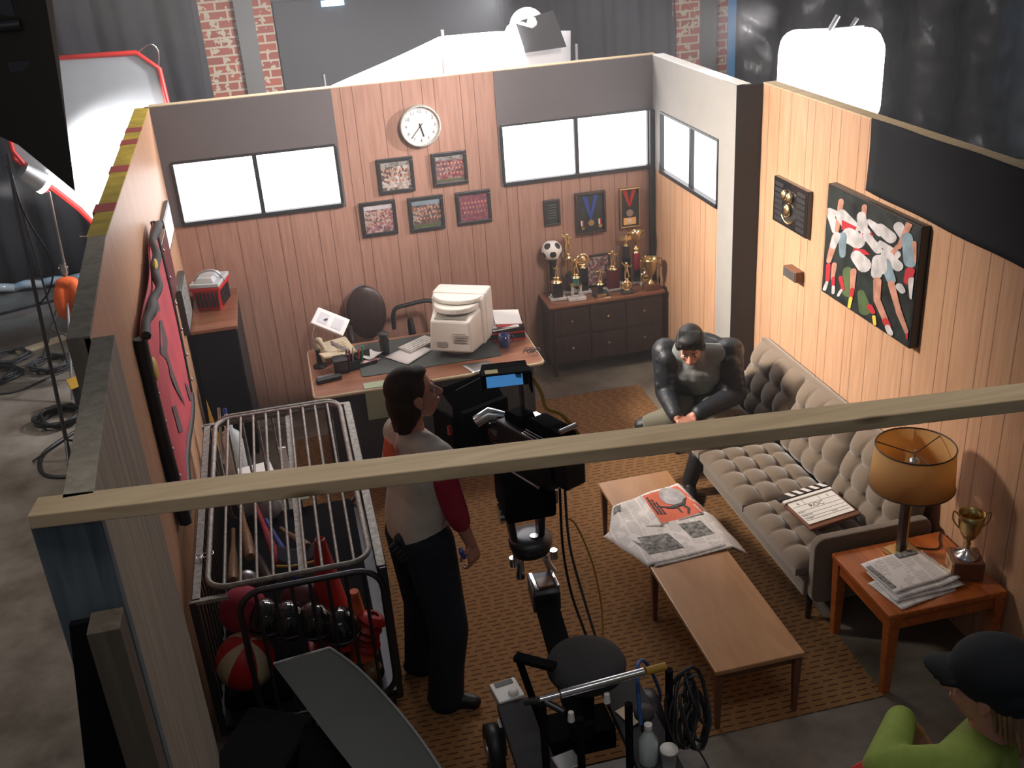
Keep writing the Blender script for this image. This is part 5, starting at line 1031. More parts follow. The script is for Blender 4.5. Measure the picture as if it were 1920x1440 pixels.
def gball(name, x, y, z, r, label, m1, m2=None, rot=(0, 0, 0)):
    t = thing(name, label, 'ball', (x, y, z-r)); a = MB(T((x, y, z), rot)); 
    a.ell((0, 0, 0), r, 32, 18)
    if m2:
        for i in range(len(a.f)):
            c = sum((a.v[j] for j in a.f[i]), Vector())/len(a.f[i])-Vector((x, y, z)); c.rotate(Euler(rot).to_matrix().inverted())
            a.mi[i] = 1 if (math.atan2(c.y, c.x) % R(90)) < R(34) else 0
    a.build('panels', [m1]+([m2] if m2 else []), t); return t
gball('striped_ball', .29, -3.79, .42, .145, 'red and cream striped ball low in the near left corner of the cage', 'red', 'cream', (.3, .2, .4)); gball('red_ball', .31, -3.62, .60, .12, 'shiny dark red ball above the striped one', 'red_fabric'); gball('grey_ball', .335, -3.40, .62, .055, 'small grey ball behind the dark red ball', 'steel')
gball('basketball', .60, -3.50, .48, .13, 'dark maroon ball behind the row of black helmets', 'maroon')
gball('leather_ball', .89, -3.86+.06, .20, .06, 'small brown ball at the foot of the cage near post', 'bat_wood')
sheet('cap_with_print', 'dark cap with a yellow rim lying behind the maroon ball', 'cap', [(.50, -3.36), (.68, -3.40), (.70, -3.24), (.50, -3.20)], .64, 'navy_denim', .04)
a = MB(); a.tube([rr for rr in smoothpath([(.49, -3.38, .66), (.58, -3.43, .675), (.69, -3.40, .66)])], .007, 6); tag(a.build('yellow_cord', 'yellow', org=(.58, -3.4, .66)), 'short yellow cord at the rim of the dark cap', 'cord')
# things standing behind the cage
t = thing('water_jug', 'clear plastic jug with a white cap standing behind the cage bars', 'jug', (.23, -1.62, 0))
a = MB(T((.23, -1.66, .0))); a.lathe([(.07, .30), (.075, .32), (.075, .56), (.06, .62), (.028, .65), (.028, .71)], seg=24); a.build('body', 'clear_plastic', t)
a = MB(T((.23, -1.66, 0))); a.lathe([(.034, .70), (.034, .735), (.018, .735), (.018, .72)], seg=20, cap=False); a.build('cap', 'white', t)
MB().box(.10, .42, -1.80, -1.52, 0, .30).build('crate', 'dark_wood', t, bevel=.004)
a = MB(T((.36, -1.97, 0), (0, 0, R(10)))); a.box(-.10, .12, -.10, .10, 0, .47); a.m = 1; a.box(-.06, .0, -.102, -.10, .3, .4)
tag(a.build('white_box', ['white', 'maroon'], org=(.36, -1.97, 0), bevel=.004), 'white carton seen through the bars behind the cage', 'box')
a = MB(); a.ell((.34, -2.19, .40), (.11, .07, .12)); a.ell((.42, -2.20, .34), (.09, .07, .10)); a.ell((.30, -2.19, .50), (.05, .04, .05))
tag(a.build('plastic_bag', 'clear_plastic', org=(.36, -2.2, .2), remesh=.012, smooth=3), 'crumpled whitish plastic bag under the cage bars', 'bag')
a = MB(); a.hexa([(.54, -1.92, 0), (.585, -1.92, 0), (.585, -1.90, 0), (.54, -1.90, 0), (.53, -1.80, .52), (.575, -1.80, .52), (.575, -1.78, .52), (.53, -1.78, .52)])
tag(a.build('white_board_strip', 'white', org=(.56, -1.85, .2)), 'narrow bright white board standing behind the cage', 'board')
sheet('green_paper', 'pale green paper lying near the white boards', 'paper', [(.55, -2.15), (.68, -2.18), (.70, -2.00), (.58, -1.98)], .32, 'pale_green')
a = MB(); a.add([(.105, -1.62, .52), (.185, -1.70, .50), (.12, -1.60, .86), (.105, -1.625, .52), (.185, -1.705, .50), (.12, -1.605, .86)], [(0, 1, 2), (3, 5, 4), (0, 3, 4, 1), (1, 4, 5, 2), (2, 5, 3, 0)])
tag(a.build('pennant', 'yellow', org=(.13, -1.65, .5)), 'yellow pennant poking up behind the cage', 'pennant')
tag(MB().tube([(.155, -1.75, .45), (.19, -1.62, .80)], .010, 8).build('stick', 'steel', org=(.16, -1.75, .45)), 'grey stick right next to the yellow pennant', 'stick')
a = MB(); a.tube([(.24, -1.95, .30), (.235, -1.72, .80)], .011, 8); a.m = 1; a.tube([(.235, -1.722, .795), (.2345, -1.71, .83)], .012, 8)
tag(a.build('stick', ['clear_plastic', 'blue'], org=(.24, -1.95, .3)), 'pale upright stick with a dark blue tip left of the jug', 'stick')

# ------------------------------------------------------------------ tilted dark grey case in front of the cage
t = thing('padded_case', 'large dark grey padded slab with a light rim leaning in the lower left foreground', 'case', (.85, -4.75, 0))
FL = smoothpath([(.500, -4.62, 1.020), (.56, -4.72, .965), (.66, -4.88, .86), (.78, -5.06, .74), (.90, -5.22, .60)], 4)
FR = smoothpath([(.728, -4.60, 1.028), (.82, -4.655, .950), (.92, -4.75, .845), (1.02, -4.89, .735), (1.11, -5.05, .61)], 4)
n_ = Vector((.35, .25, -.9)).normalized()*.13; K = len(FL)-1
def slab(u, v, o_=0):
    i = min(int(v*K), K-1); w_ = v*K-i; l_ = FL[i].lerp(FL[i+1], w_); r_ = FR[i].lerp(FR[i+1], w_); return tuple(l_.lerp(r_, u)+n_*o_+Vector((0, 0, .012*math.sin(math.pi*u)))*(1-o_))
a = MB(); a.grid(lambda u, v: slab(u, v), 6, 20); a.grid(lambda u, v: slab(u, v, 1), 6, 20)
for f_ in (lambda u, v: slab(0, u, v), lambda u, v: slab(1, u, v)): a.grid(f_, 20, 1)
for f_ in (lambda u, v: slab(u, 0, v), lambda u, v: slab(u, 1, v)): a.grid(f_, 6, 1)
a.build('body', 'grey_vinyl', t)
MB().tube([p+Vector((0, 0, .004)) for p in [FL[0]]+FR], .0065, 6).build('rim', 'rim_grey', t)
a = MB(); a.hexa([(.50, -4.98, 0), (.98, -5.05, 0), (.98, -4.72, 0), (.50, -4.70, 0), (.54, -4.90, .74), (.92, -5.02, .56), (.94, -4.80, .66), (.58, -4.74, .80)]); a.build('support', 'matte_black', t)
t = thing('speaker_box', 'very dark box beneath the grey padded slab in the lower left corner', 'box', (.35, -4.75, 0))
MB(T((.42, -4.62, 0), (0, 0, R(-28)))).box(-.20, .12, -.28, .20, 0, .62).build('case', 'matte_black', t, bevel=.02)

# ------------------------------------------------------------------ film camera on its dolly
t = thing('camera_dolly', 'film camera dolly with round seat, chrome push bar and a low black arm', 'dolly', (1.75, -4.6, 0))
for x0, x1 in ((1.43, 1.60), (1.93, 2.12)):
    MB().box(x0, x1, -5.25, -4.33, .26, .31).build('deck', 'seat_cloth', t, bevel=.008)
MB().box(1.60, 1.93, -5.25, -4.95, .16, .24).build('chassis', 'steel', t, bevel=.006); MB().box(1.60, 1.93, -4.60, -4.42, .14, .26).build('chassis', 'matte_black', t, bevel=.006)
for x, y in ((1.385, -4.42), (1.385, -5.1), (2.165, -4.42), (2.165, -5.1)):
    a = MB(T((x, y, .12))); a.tube([(-.035, 0, 0), (-.03, 0, 0), (.03, 0, 0), (.035, 0, 0)], [.105, .12, .12, .105], 26); a.m = 1; a.cyl((-.04, 0, 0), (.04, 0, 0), .055); a.build('wheel', ['black', 'steel'], t)
    a = MB(); a.box(min(x, 1.43)+.03 if x < 1.7 else 2.10, 1.44 if x < 1.7 else x-.03, y-.03, y+.03, .09, .27); a.build('axle', 'dark_metal', t)
a = MB(); a.bar((1.795, -3.84, .53), (1.735, -4.75, .42), .105, .10); a.build('arm', 'matte_black', t, bevel=.008)
a = MB(); a.bar((1.80, -3.80, .56), (1.787, -3.97, .545), .14, .11); a.m = 1; a.box(1.735, 1.755, -3.95, -3.80, .56, .62); a.box(1.845, 1.862, -3.95, -3.80, .56, .62); a.m = 2; a.box(1.757, 1.843, -3.93, -3.85, .60, .614); a.build('arm_bracket', ['dark_metal', 'chrome', 'brown_base'], t, bevel=.004)
for s_ in (-1, 1):
    a = MB(); a.tube([(1.78+s_*.085, -3.80, .60), (1.765+s_*.06, -3.79, .70), (1.765+s_*.07, -3.79, .755)], [.024, .016, .022], 10); a.cyl((1.77+s_*.105, -3.80, .68), (1.77+s_*.105, -3.80, .73), .020); a.build('leveling_screw', 'chrome', t)
MB().tube([(1.765, -3.79, .755), (1.762, -3.79, .78)], .10, 28).build('leveling_plate', 'black', t)
for x, y, z0, z1 in ((1.54, -4.84, .30, .72), (2.11, -4.80, .30, .72), (1.68, -4.90, .30, .66), (1.90, -4.88, .30, .66)): MB().tube([(x, y, z0), (x, y, z1)], .017, 10).build('push_post', 'matte_black', t)
a = MB(); a.tube([(1.535, -4.82, .73), (1.62, -4.815, .73)], .014, 12); a.tube([(1.625, -4.815, .73), (2.00, -4.79, .73)], .019, 12); a.m = 1; a.tube([(2.01, -4.79, .73), (2.10, -4.785, .73)], .018, 12); a.build('push_bar', ['chrome', 'amber_cable'], t)
a = MB(); a.tube([(1.60, -4.60, .30), (1.505, -4.56, .76)], .016, 8); a.bar((1.495, -4.565, .76), (1.64, -4.68, .76), .045, .022); a.build('seat_rail', 'matte_black', t)
MB().tube(smoothpath([(1.51, -4.62, .55), (1.58, -4.66, .57), (1.66, -4.72, .54)]), .016, 8).build('seat_brace', 'dark_metal', t)
MB(T((1.80, -4.60, .66))).lathe([(.001, -.045), (.15, -.045), (.172, -.02), (.178, .01), (.165, .035), (.12, .048), (.001, .052)], seg=36, cap=False).build('seat', 'seat_cloth', t)
MB().cyl((1.80, -4.60, .28), (1.80, -4.60, .62), .03).build('seat_post', 'matte_black', t)
a = MB(T((2.03, -4.70, 0))); a.cyl((0, 0, .30), (0, 0, .40), .015); a.lathe([(.03, .38), (.045, .40), (.045, .43), (.001, .44)], seg=20, cap=False); a.build('control_knob', 'charcoal', t)
for x, y in ((1.655, -4.86), (1.83, -4.80)): MB().tube([(x, y, .62), (x, y, .665)], [.016, .012], 10).build('valve_cap', 'white', t)
MB(T((1.50, -4.26, .30), (0, 0, R(8)))).box(-.07, .06, -.075, .065, -.03, .02).build('junction_box', 'white', t, bevel=.005)
MB(T((1.52, -4.30, .32))).lathe([(.026, 0), (.026, .012), (.001, .014)], seg=18, cap=False).build('dial', 'paper', t); MB(T((1.49, -4.22, .321), (0, 0, R(8)))).box(-.045, .045, -.016, .016, 0, .002).build('slot', 'black', t)
def bottle(x, y, z, m, label, r=.035, h=.20):
    t_ = thing('bottle', label, 'bottle', (x, y, z)); MB(T((x, y, z))).lathe([(r*.9, 0), (r, .01), (r, h*.6), (r*.5, h*.82), (r*.35, h*.9), (r*.35, h*.97)], seg=18).build('body', m, t_); MB(T((x, y, z))).cyl((0, 0, h*.955), (0, 0, h*1.06), r*.42).build('cap', 'white', t_)
bottle(1.90, -4.79+.02, .311, 'clear_plastic', 'frosted plastic bottle standing on the right deck of the dolly', .04, .22) if False else bottle(1.985, -4.88, .311, 'clear_plastic', 'frosted plastic bottle standing on the right deck of the dolly', .042, .20); bottle(1.70, -5.02, .241, 'clear_plastic', 'small clear water bottle between the push posts of the dolly')
t2 = thing('paper_cup', 'pale paper cup lid beside the bottle on the dolly\'s right deck', 'cup', (2.06, -4.93, .311)); MB(T((2.06, -4.93, .311))).lathe([(.028, 0), (.036, .09), (.039, .09), (.039, .10), (.001, .102)], seg=20, cap=False).build('cup', 'white', t2)
tag(MB(T((1.99, -4.60, .312), (0, 0, R(20)))).box(-.03, .03, -.06, .06, 0, .006).build('wood_wedge', 'cream', org=(1.99, -4.6, .312)), 'small pale wooden wedge on the dolly\'s right deck', 'wedge')
tag(MB(T((1.64, -4.78, .26), (0, 0, R(10)))).box(-.05, .06, -.05, .05, 0, .06).build('small_case', 'steel', org=(1.64, -4.78, .26), bevel=.006), 'small grey case between the decks of the dolly', 'case')
a = MB(); P = []
for k in range(7*14):
    q = k/14*2*math.pi; rr_ = .6+.5*abs(math.sin(k*.083)); P.append((2.19+.045*math.sin(k*.21)+.06*rr_*math.cos(q), -4.84+.06*math.sin(q*1.03)+.02*math.sin(k), .50+.05*math.sin(k*.057)+.15*rr_*math.sin(q+.6*math.sin(k*.13))))
tag(MB().tube(P, .009, 6).build('cable_bundle', 'black', org=(2.2, -4.84, .3)), 'tangled bundle of black cables hanging off the dolly\'s right post', 'cable')
P = [(p[0]+.01, p[1]-.01, p[2]*.9+.03) for p in P[::3]]; tag(MB().tube(smoothpath(P, 3), .005, 6).build('cable_bundle', 'charcoal', org=(2.21, -4.85, .3)), 'thin grey cable wound through the black bundle on the dolly', 'cable')

# film camera on the geared head
t = thing('film_camera', 'black film camera with matte box and a hooded blue monitor on top', 'film camera', (1.76, -3.79, .78))
a = MB(); a.lathe([(.108, 0), (.112, .03), (.102, .055), (.05, .065), (.001, .066)], (1.762, -3.79, .782), 30, cap=False); a.m = 1; a.cyl((1.775, -3.82, .845), (1.775, -3.82, .852), .022); a.build('pan_base', ['dark_metal', 'steel'], t)
for s_ in (-1, 1): a = MB(); a.hexa([(1.745+s_*.07-.016, -3.83, .84), (1.745+s_*.07+.016, -3.83, .84), (1.745+s_*.07+.016, -3.75, .84), (1.745+s_*.07-.016, -3.75, .84), (1.735+s_*.085-.02, -3.86, 1.08), (1.735+s_*.085+.02, -3.86, 1.08), (1.735+s_*.085+.02, -3.72, 1.08), (1.735+s_*.085-.02, -3.72, 1.08)]); a.build('yoke_arm', 'dark_metal', t, bevel=.01)
for s_ in (-1, 1): MB(T((1.735+s_*.115, -3.80, 1.0))).cyl((-.012, 0, 0), (.012, 0, 0), .05).build('crank_wheel', 'chrome', t)
MB().box(1.62, 1.87, -3.95, -3.68, 1.02, 1.20).build('head_housing', 'matte_black', t, bevel=.02)
MB().box(1.845, 1.885, -3.93, -3.88, 1.08, 1.15).build('knob', 'steel', t, bevel=.008)
Mc = T((1.79, -3.79, 1.215), (0, 0, R(24)), 1.18)
a = MB(Mc); a.box(-.065, .075, -.20, .14, 0, .20); a.box(-.045, .06, -.28, -.20, .03, .17); a.build('body', 'black', t, bevel=.012)
a = MB(Mc); a.tube([(0, -.10, .26), (0, -.10, .261)], .001, 8); a.prism([(y, z) for y, z in rrect(-.26, -.03, .17, .27, .045)], .075, axis=0, off=-.035); a.prism([(y, z) for y, z in rrect(.0, .12, .18, .245, .03)], .07, axis=0, off=-.03); a.build('magazine', 'matte_black', t, bevel=.004)
a = MB(Mc)
for k in range(4): a.box(-.068+.012*k, -.062+.012*k, -.18, -.04, .204+.004*k, .210+.004*k)
a.box(.035, .075, -.12, -.05, .20, .235); a.box(.045, .08, -.03, .05, .20, .22); a.tube([(-.03, -.24, .275), (.05, -.24, .275)], .012, 8); a.build('top_fittings', 'chrome', t, bevel=.002)
a = MB(Mc); a.tube([(0, .14, .10), (0, .17, .10), (0, .18, .10), (0, .27, .10)], [.05, .05, .058, .055], 24); a.build('lens', 'black_gloss', t)
a = MB(Mc); a.tube([(.0, .145, .19), (-.05, .20, .20), (-.10, .23, .17)], [.018, .03, .026], 12); a.build('lens_motor', 'chrome', t)
a = MB(Mc)
a.box(-.13, .10, .27, .36, .0, .20); a.hexa([(-.13, .30, .20), (.10, .30, .20), (.10, .36, .20), (-.13, .36, .20), (-.145, .42, .27), (.115, .42, .27), (.115, .43, .27), (-.145, .43, .27)]); a.box(-.185, -.17, .28, .43, -.02, .20); a.build('matte_box', 'matte_black', t, bevel=.004)
MB(Mc).box(-.20, -.18, .285, .30, .12, .16).build('tape_label', 'red_tape', t)
a = MB(Mc)
for x in (-.06, .05): a.tube([(x, -.12, -.012), (x, .34, -.012)], .008, 8)
a.build('support_rods', 'steel', t)
a = MB(Mc); a.tube([(-.07, .02, .12), (-.15, -.02, .13), (-.17, -.12, .14)], [.022, .02, .03], 12); a.build('viewfinder', 'matte_black', t)
a = MB(Mc); a.tube([(.17, -.03, .15), (.16, -.04, .10), (.165, -.05, .03), (.175, -.05, -.04)], [.020, .024, .020, .022], 12); a.tube([(.07, 0, .04), (.16, -.04, .05)], .01, 8); a.build('hand_grip', 'black', t)
a = MB(Mc); a.tube([(.09, -.14, .02), (.09, -.14, .16)], .026, 12); a.box(.075, .12, -.02, .1, .02, .17); a.build('side_module', 'black', t, bevel=.004)
MB(Mc).tube(smoothpath([(.02, -.02, .42), (.03, -.06, .36), (.02, -.10, .31), (.05, -.16, .29), (.09, -.22, .20)]), .008, 8).build('tan_cable', 'amber_cable', t)
a = MB(Mc); a.tube([(.02, .05, .20), (.02, .06, .40)], .012, 8); a.bar((.02, .06, .38), (-.02, .02, .44), .02, .02); a.build('monitor_arm', 'dark_metal', t)
Mn = T((1.72, -3.70, 1.70), (R(-4), 0, R(-6)))
mo = MB(Mn); mo.hexa([(-.115, -.02, -.06), (.10, -.02, -.06), (.10, .06, -.05), (-.115, .06, -.05), (-.125, -.02, .035), (.10, -.02, .035), (.10, .05, .04), (-.11, .05, .04)])
mo.box(-.125, .105, -.10, -.02, .030, .038); mo.box(.100, .108, -.11, -.02, -.07, .036); mo.box(-.128, -.120, -.06, -.02, -.06, .036); mo = mo.build('monitor', 'matte_black', t, bevel=.003)
MB(Mn @ T((0, 0, 0), (R(-25), 0, 0))).box(-.10, .07, -.045, -.030, -.062, .012).build('screen', 'screen_blue', mo)
MB(Mn).box(-.105, -.045, -.085, -.035, .0385, .0395).build('yellow_tape', 'yellow', mo)
MB().tube([(1.60, -3.74, 1.72), (1.47, -3.72, 1.66)], .004, 6).build('antenna', 'black', t)
# cables from the camera to the dolly
def cable(n, m, label, pts, r=.007): tag(MB().tube(smoothpath(pts, 8), r, 8).build(n, m, org=tuple(pts[0])), label, 'cable')
cable('camera_cable', 'black', 'thin black cable dropping from the camera along the dolly arm', [(1.90, -3.90, 1.15), (1.90, -3.90, .8), (1.92, -3.95, .55), (1.96, -4.05, .35), (2.0, -4.2, .12), (2.0, -4.35, .04), (1.93, -4.4, .025)])
cable('camera_cable', 'charcoal', 'second dark cable curving right of the dolly arm to the carpet', [(1.93, -3.88, 1.12), (1.94, -3.88, .8), (1.99, -3.9, .5), (2.05, -3.95, .2), (2.10, -4.05, .05), (2.16, -4.2, .025), (2.20, -4.32, .025)])
cable('camera_cable', 'blue_cable', 'blue cable running down past the seat to the push bar', [(2.20, -4.32, .025), (2.22, -4.40, .2), (2.10, -4.55, .55), (2.02, -4.66, .66), (1.99, -4.74, .60), (1.98, -4.80, .45)], .009)
cable('camera_cable', 'amber_cable', 'thin yellow cable looping over the carpet right of the arm', [(1.93, -3.86, .95), (2.0, -3.80, .85), (2.08, -3.78, .6), (2.11, -3.82, .35), (2.08, -3.90, .15), (1.98, -3.98, .10), (1.88, -4.08, .10), (1.84, -4.14, .2), (1.84, -4.2, .3)], .005)
cable('floor_cable', 'black', 'thin black cable trailing over the carpet edge by the dolly', [(2.24, -4.78, .4), (2.30, -4.62, .1), (2.33, -4.70, .03), (2.32, -4.95, .02), (2.30, -5.3, .02)], .005)
# ------------------------------------------------------------------ people
def head(a, c, face, upv=(0, 0, 1), s=1.0):
    """head with brow, nose, jaw, ears. c centre, face = facing direction"""
    f = Vector(face).normalized(); u = Vector(upv); r_ = f.cross(u).normalized(); u = r_.cross(f).normalized(); c = Vector(c)
    M_ = Matrix((r_, f, u)).transposed().to_4x4(); M_.translation = c; old = a.M; a.M = M_ @ Matrix.Scale(s, 4)
    a.ell((0, -.012, .03), (.074, .092, .088), 24, 16); a.ell((0, .018, -.03), (.060, .070, .075), 20, 14); a.cap((0, .055, -.075), (0, .035, -.078), .028, .040)
    a.cap((0, .082, .005), (0, .108, -.030), .010, .014); a.ell((-.009, .098, -.033), .009, 10, 6); a.ell((.009, .098, -.033), .009, 10, 6)
    a.cap((-.04, .070, .022), (.04, .070, .022), .013, .013); a.ell((-.036, .062, -.025), (.022, .018, .020)); a.ell((.036, .062, -.025), (.022, .018, .020))
    a.cap((-.018, .085, -.055), (.018, .085, -.055), .008, .008); a.cap((-.016, .082, -.064), (.016, .082, -.064), .009, .009)
    for k in (-1, 1): a.ell((k*.076, -.008, -.008), (.009, .020, .030), 12, 8, (0.15, 0, 0)); a.ell((k*.078, -.004, -.032), (.008, .010, .012), 8, 6)
    a.M = old; return M_ @ Matrix.Scale(s, 4)
def facebits(Mh, t):
    a = MB(Mh)
    for k in (-1, 1): a.ell((k*.030, .077, .002), (.013, .007, .007), 10, 8)
    a.build('eyes', 'eye_white', t)
    a = MB(Mh)
    for k in (-1, 1): a.ell((k*.030, .083, .002), (.006, .004, .006), 10, 8)
    for k in (-1, 1): a.cap((k*.016, .086, .022), (k*.046, .072, .024), .004, .003, 8)
    a.build('brows', 'hair_black', t)
    a = MB(Mh); a.ell((0, .092, -.056), (.020, .006, .005), 12, 6); a.ell((0, .090, -.064), (.018, .006, .006), 12, 6); a.build('lips', 'lips', t)
def hand(a, wrist, d, palm_n, curl=.9, side=1, s=1.0, spread=.16):
    """palm + 5 fingers. d = direction of fingers, palm_n = direction the palm faces"""
    d = Vector(d).normalized(); n = Vector(palm_n); n = (n-d*n.dot(d)).normalized(); x = d.cross(n).normalized()*side; w_ = Vector(wrist)
    c = w_+d*.045*s
    for i in range(4): k = (i-1.5)*.019*s; a.cap(w_+x*k*.6+d*.008, w_+x*k+d*.082*s, .014*s, .0115*s, 10)
    for i, L in enumerate((.040, .046, .043, .034)):
        k = (i-1.5); b = w_+x*k*.0195*s+d*.085*s; dd = (d+x*k*spread*.5).normalized(); p = b; ang = curl*(.5+.08*i)
        for seg_, (ll, rr) in enumerate(((L, .0088), (L*.68, .0080), (L*.52, .0072))):
            q = p+(dd*math.cos(ang)+n*math.sin(ang))*ll*s; a.cap(p, q, rr*s, rr*.92*s, 10); p = q; ang += curl*.75
    b = w_+x*(-.028)*s+d*.025*s; q1 = b+(d*.6-x*.65+n*.35).normalized()*.038*s; q2 = q1+(d*.85-x*.15+n*.5).normalized()*.030*s; a.cap(b, q1, .014*s, .0105*s); a.cap(q1, q2, .0105*s, .0085*s)
def limbs(a, pts, rs, seg=14):
    for i in range(len(pts)-1): a.cap(pts[i], pts[i+1], rs[i], rs[i+1], seg)
V3 = Vector

# --- standing person with raglan shirt, seen from behind-right, head raised
t = thing('person', 'person standing in white shirt with red sleeves and dark jeans, looking up to the right', 'person', (1.22, -3.85, 0))
F1 = V3((.90, .35, .10)); fd = V3((.92, .38, 0)).normalized(); sd = V3((fd.y, -fd.x, 0))       # sd: person's right (towards the lens)
pel = V3((1.205, -3.86, .98)); chest = V3((1.235, -3.86, 1.36)); nk = V3((1.235, -3.86, 1.575)); hc = V3((1.262, -3.855, 1.745))
shR = V3((1.245, -3.86, 1.49))+sd*.175; shL = V3((1.245, -3.86, 1.49))-sd*.175
elR = V3((1.372, -4.02, 1.19)); wrR = V3((1.432, -3.98, .985)); elL = shL+V3((.02, .06, -.30)); wrL = elL+V3((.14, -.02, -.22))
hpR = pel+sd*.085; hpL = pel-sd*.085; knR = V3((1.285, -3.99, .52)); anR = V3((1.235, -3.93, .10)); knL = V3((1.19, -3.72, .52)); anL = V3((1.155, -3.62, .10))
a = MB()
Mh = head(a, hc, (.97, .14, .14), (-.22, 0, 1), 1.08)
a.cap(nk-V3((0, 0, .05)), hc-V3((.03, .0, .07)), .056, .054); a.cap(nk-V3((0, 0, .06)), shR, .06, .055); a.cap(nk-V3((0, 0, .06)), shL, .06, .055)
a.cap(chest-sd*.06, chest+sd*.06, .10, .10); a.cap(chest, pel, .092, .092); a.cap(hpL, hpR, .10, .10)
limbs(a, [shR, elR, wrR], [.055, .040, .027]); limbs(a, [shL, elL, wrL], [.055, .040, .027]); limbs(a, [hpR, knR, anR], [.095, .062, .042]); limbs(a, [hpL, knL, anL], [.095, .062, .042])
hand(a, wrR, (.12, -.05, -1), (-.5, .8, 0), .8, 1); hand(a, wrL, (.1, 0, -1), (-.2, -1, 0), .6, -1)
a.build('body', 'skin', t, remesh=.0055, smooth=2); facebits(Mh, t)
a = MB()   # shirt torso
a.cap(shL+V3((.01, 0, .0)), shR+V3((.01, 0, .0)), .080, .078)
for q in (-1, -.33, .33, 1): limbs(a, [chest+sd*.078*q+V3((0, 0, .03)), chest+sd*.062*q-V3((0, 0, .10)), pel+sd*.056*q+V3((-.01, 0, .12)), pel+sd*.064*q+V3((0, 0, .025))], [.126, .120, .117, .120], 18)
a.cap(pel-sd*.05+V3((-.01, 0, .06)), pel+sd*.05+V3((-.01, 0, .06)), .116, .116, 18); a.cap(pel-sd*.055+V3((.0, 0, .03)), pel+sd*.055+V3((0, 0, .02)), .118, .118, 18); a.cap(nk-V3((0.01, 0, .075)), nk-V3((0.01, 0, .045)), .078, .066); a.cap(nk-V3((0, 0, .06)), shR.lerp(nk, .3), .066, .072); a.cap(nk-V3((0, 0, .06)), shL.lerp(nk, .3), .066, .072)
limbs(a, [shR, shR.lerp(elR, .30)], [.072, .064]); limbs(a, [shL, shL.lerp(elL, .30)], [.072, .064])
a.build('shirt', 'tee_white', t, remesh=.009, smooth=5)
a = MB(); limbs(a, [shR.lerp(elR, .30), shR.lerp(elR, .6), elR+V3((0, 0, .01)), elR.lerp(wrR, .28)], [.067, .062, .058, .050]); a.build('sleeve', 'red_fabric', t, remesh=.008, smooth=4)
a = MB(); limbs(a, [shL.lerp(elL, .30), elL, elL.lerp(wrL, .28)], [.066, .056, .046]); a.build('sleeve', 'red_fabric', t, remesh=.008, smooth=4)
# orange print on the back, follows the shirt
bk_ = V3((-fd.x, -fd.y, 0))
def backp(u, v):
    q = (u-.5)*1.3; d_ = (bk_*math.cos(q)+sd*math.sin(q)); c = chest+V3((0, 0, .075+.13*v))+sd*.09*(u-.35)
    return tuple(c+d_*(.140-.03*v*v))
a = MB(); a.grid(lambda u, v: backp(.16+.66*u*(1-.45*v), .05+.80*v), 12, 8); a.build('back_print', 'print_orange', t, fixn=False, solid=.004)
a = MB(); limbs(a, [hpR+V3((0, 0, .02)), hpR.lerp(knR, .5), knR, knR.lerp(anR, .6), anR-V3((0, 0, .04))], [.128, .112, .096, .090, .094], 18); limbs(a, [hpL+V3((0, 0, .02)), hpL.lerp(knL, .5), knL, knL.lerp(anL, .6), anL-V3((0, 0, .04))], [.125, .108, .094, .088, .090], 18); a.cap(hpL+V3((0, 0, .03)), hpR+V3((0, 0, .03)), .122, .124, 18)
a.build('jeans', 'navy_denim', t, remesh=.010, smooth=5)
for an, dr in ((anR, V3((.86, -.38, 0))), (anL, V3((.9, .1, 0)))):
    dr.normalize(); b = V3((an.x, an.y, .045)); a = MB(); a.cap(b-dr*.06, b+dr*.05, .042, .044); a.cap(b+dr*.05, b+dr*.15-V3((0, 0, .008)), .044, .035); a.cap(b-dr*.06-V3((0, 0, .02)), b+dr*.155-V3((0, 0, .022)), .028, .024); a.build('shoe', 'black', t, remesh=.007, smooth=3)
a = MB(Mh); a.ell((0, -.028, .040), (.086, .096, .092), 24, 14); a.ell((0, -.055, -.03), (.084, .075, .10), 22, 12); a.cap((0, -.065, -.05), (0, -.072, -.115), .066, .052); a.cap((.055, -.05, -.03), (.050, -.055, -.10), .028, .022); a.cap((-.055, -.05, -.03), (-.050, -.055, -.10), .028, .022); a.ell((0, .025, .092), (.058, .05, .022)); [a.cap((.05*math.cos(q), -.07+.04*math.sin(q), -.10), (.045*math.cos(q), -.075+.045*math.sin(q), -.138), .018, .008) for q in (0, .9, 1.8, 2.7, 3.6, 4.5, 5.4)]
a.build('hair', 'hair_brown', t, remesh=.007, smooth=3)
a = MB(); c = V3((1.105, -3.95, 1.06))
for k in range(5): a.cap(c+V3((.01*k, -.01*k, -.02*k)), c+V3((-.05+.012*k, -.03, -.02-.022*k)), .014, .010)
a.cap(c, c+V3((.05, -.02, -.10)), .03, .03); a.build('work_gloves', 'leather', t, remesh=.005, smooth=1)
MB(T((1.385, -4.00, .955), (R(8), R(60), 0))).box(-.02, .025, -.025, .02, -.008, .008).build('pocket_phone', 'blue', t, bevel=.003)

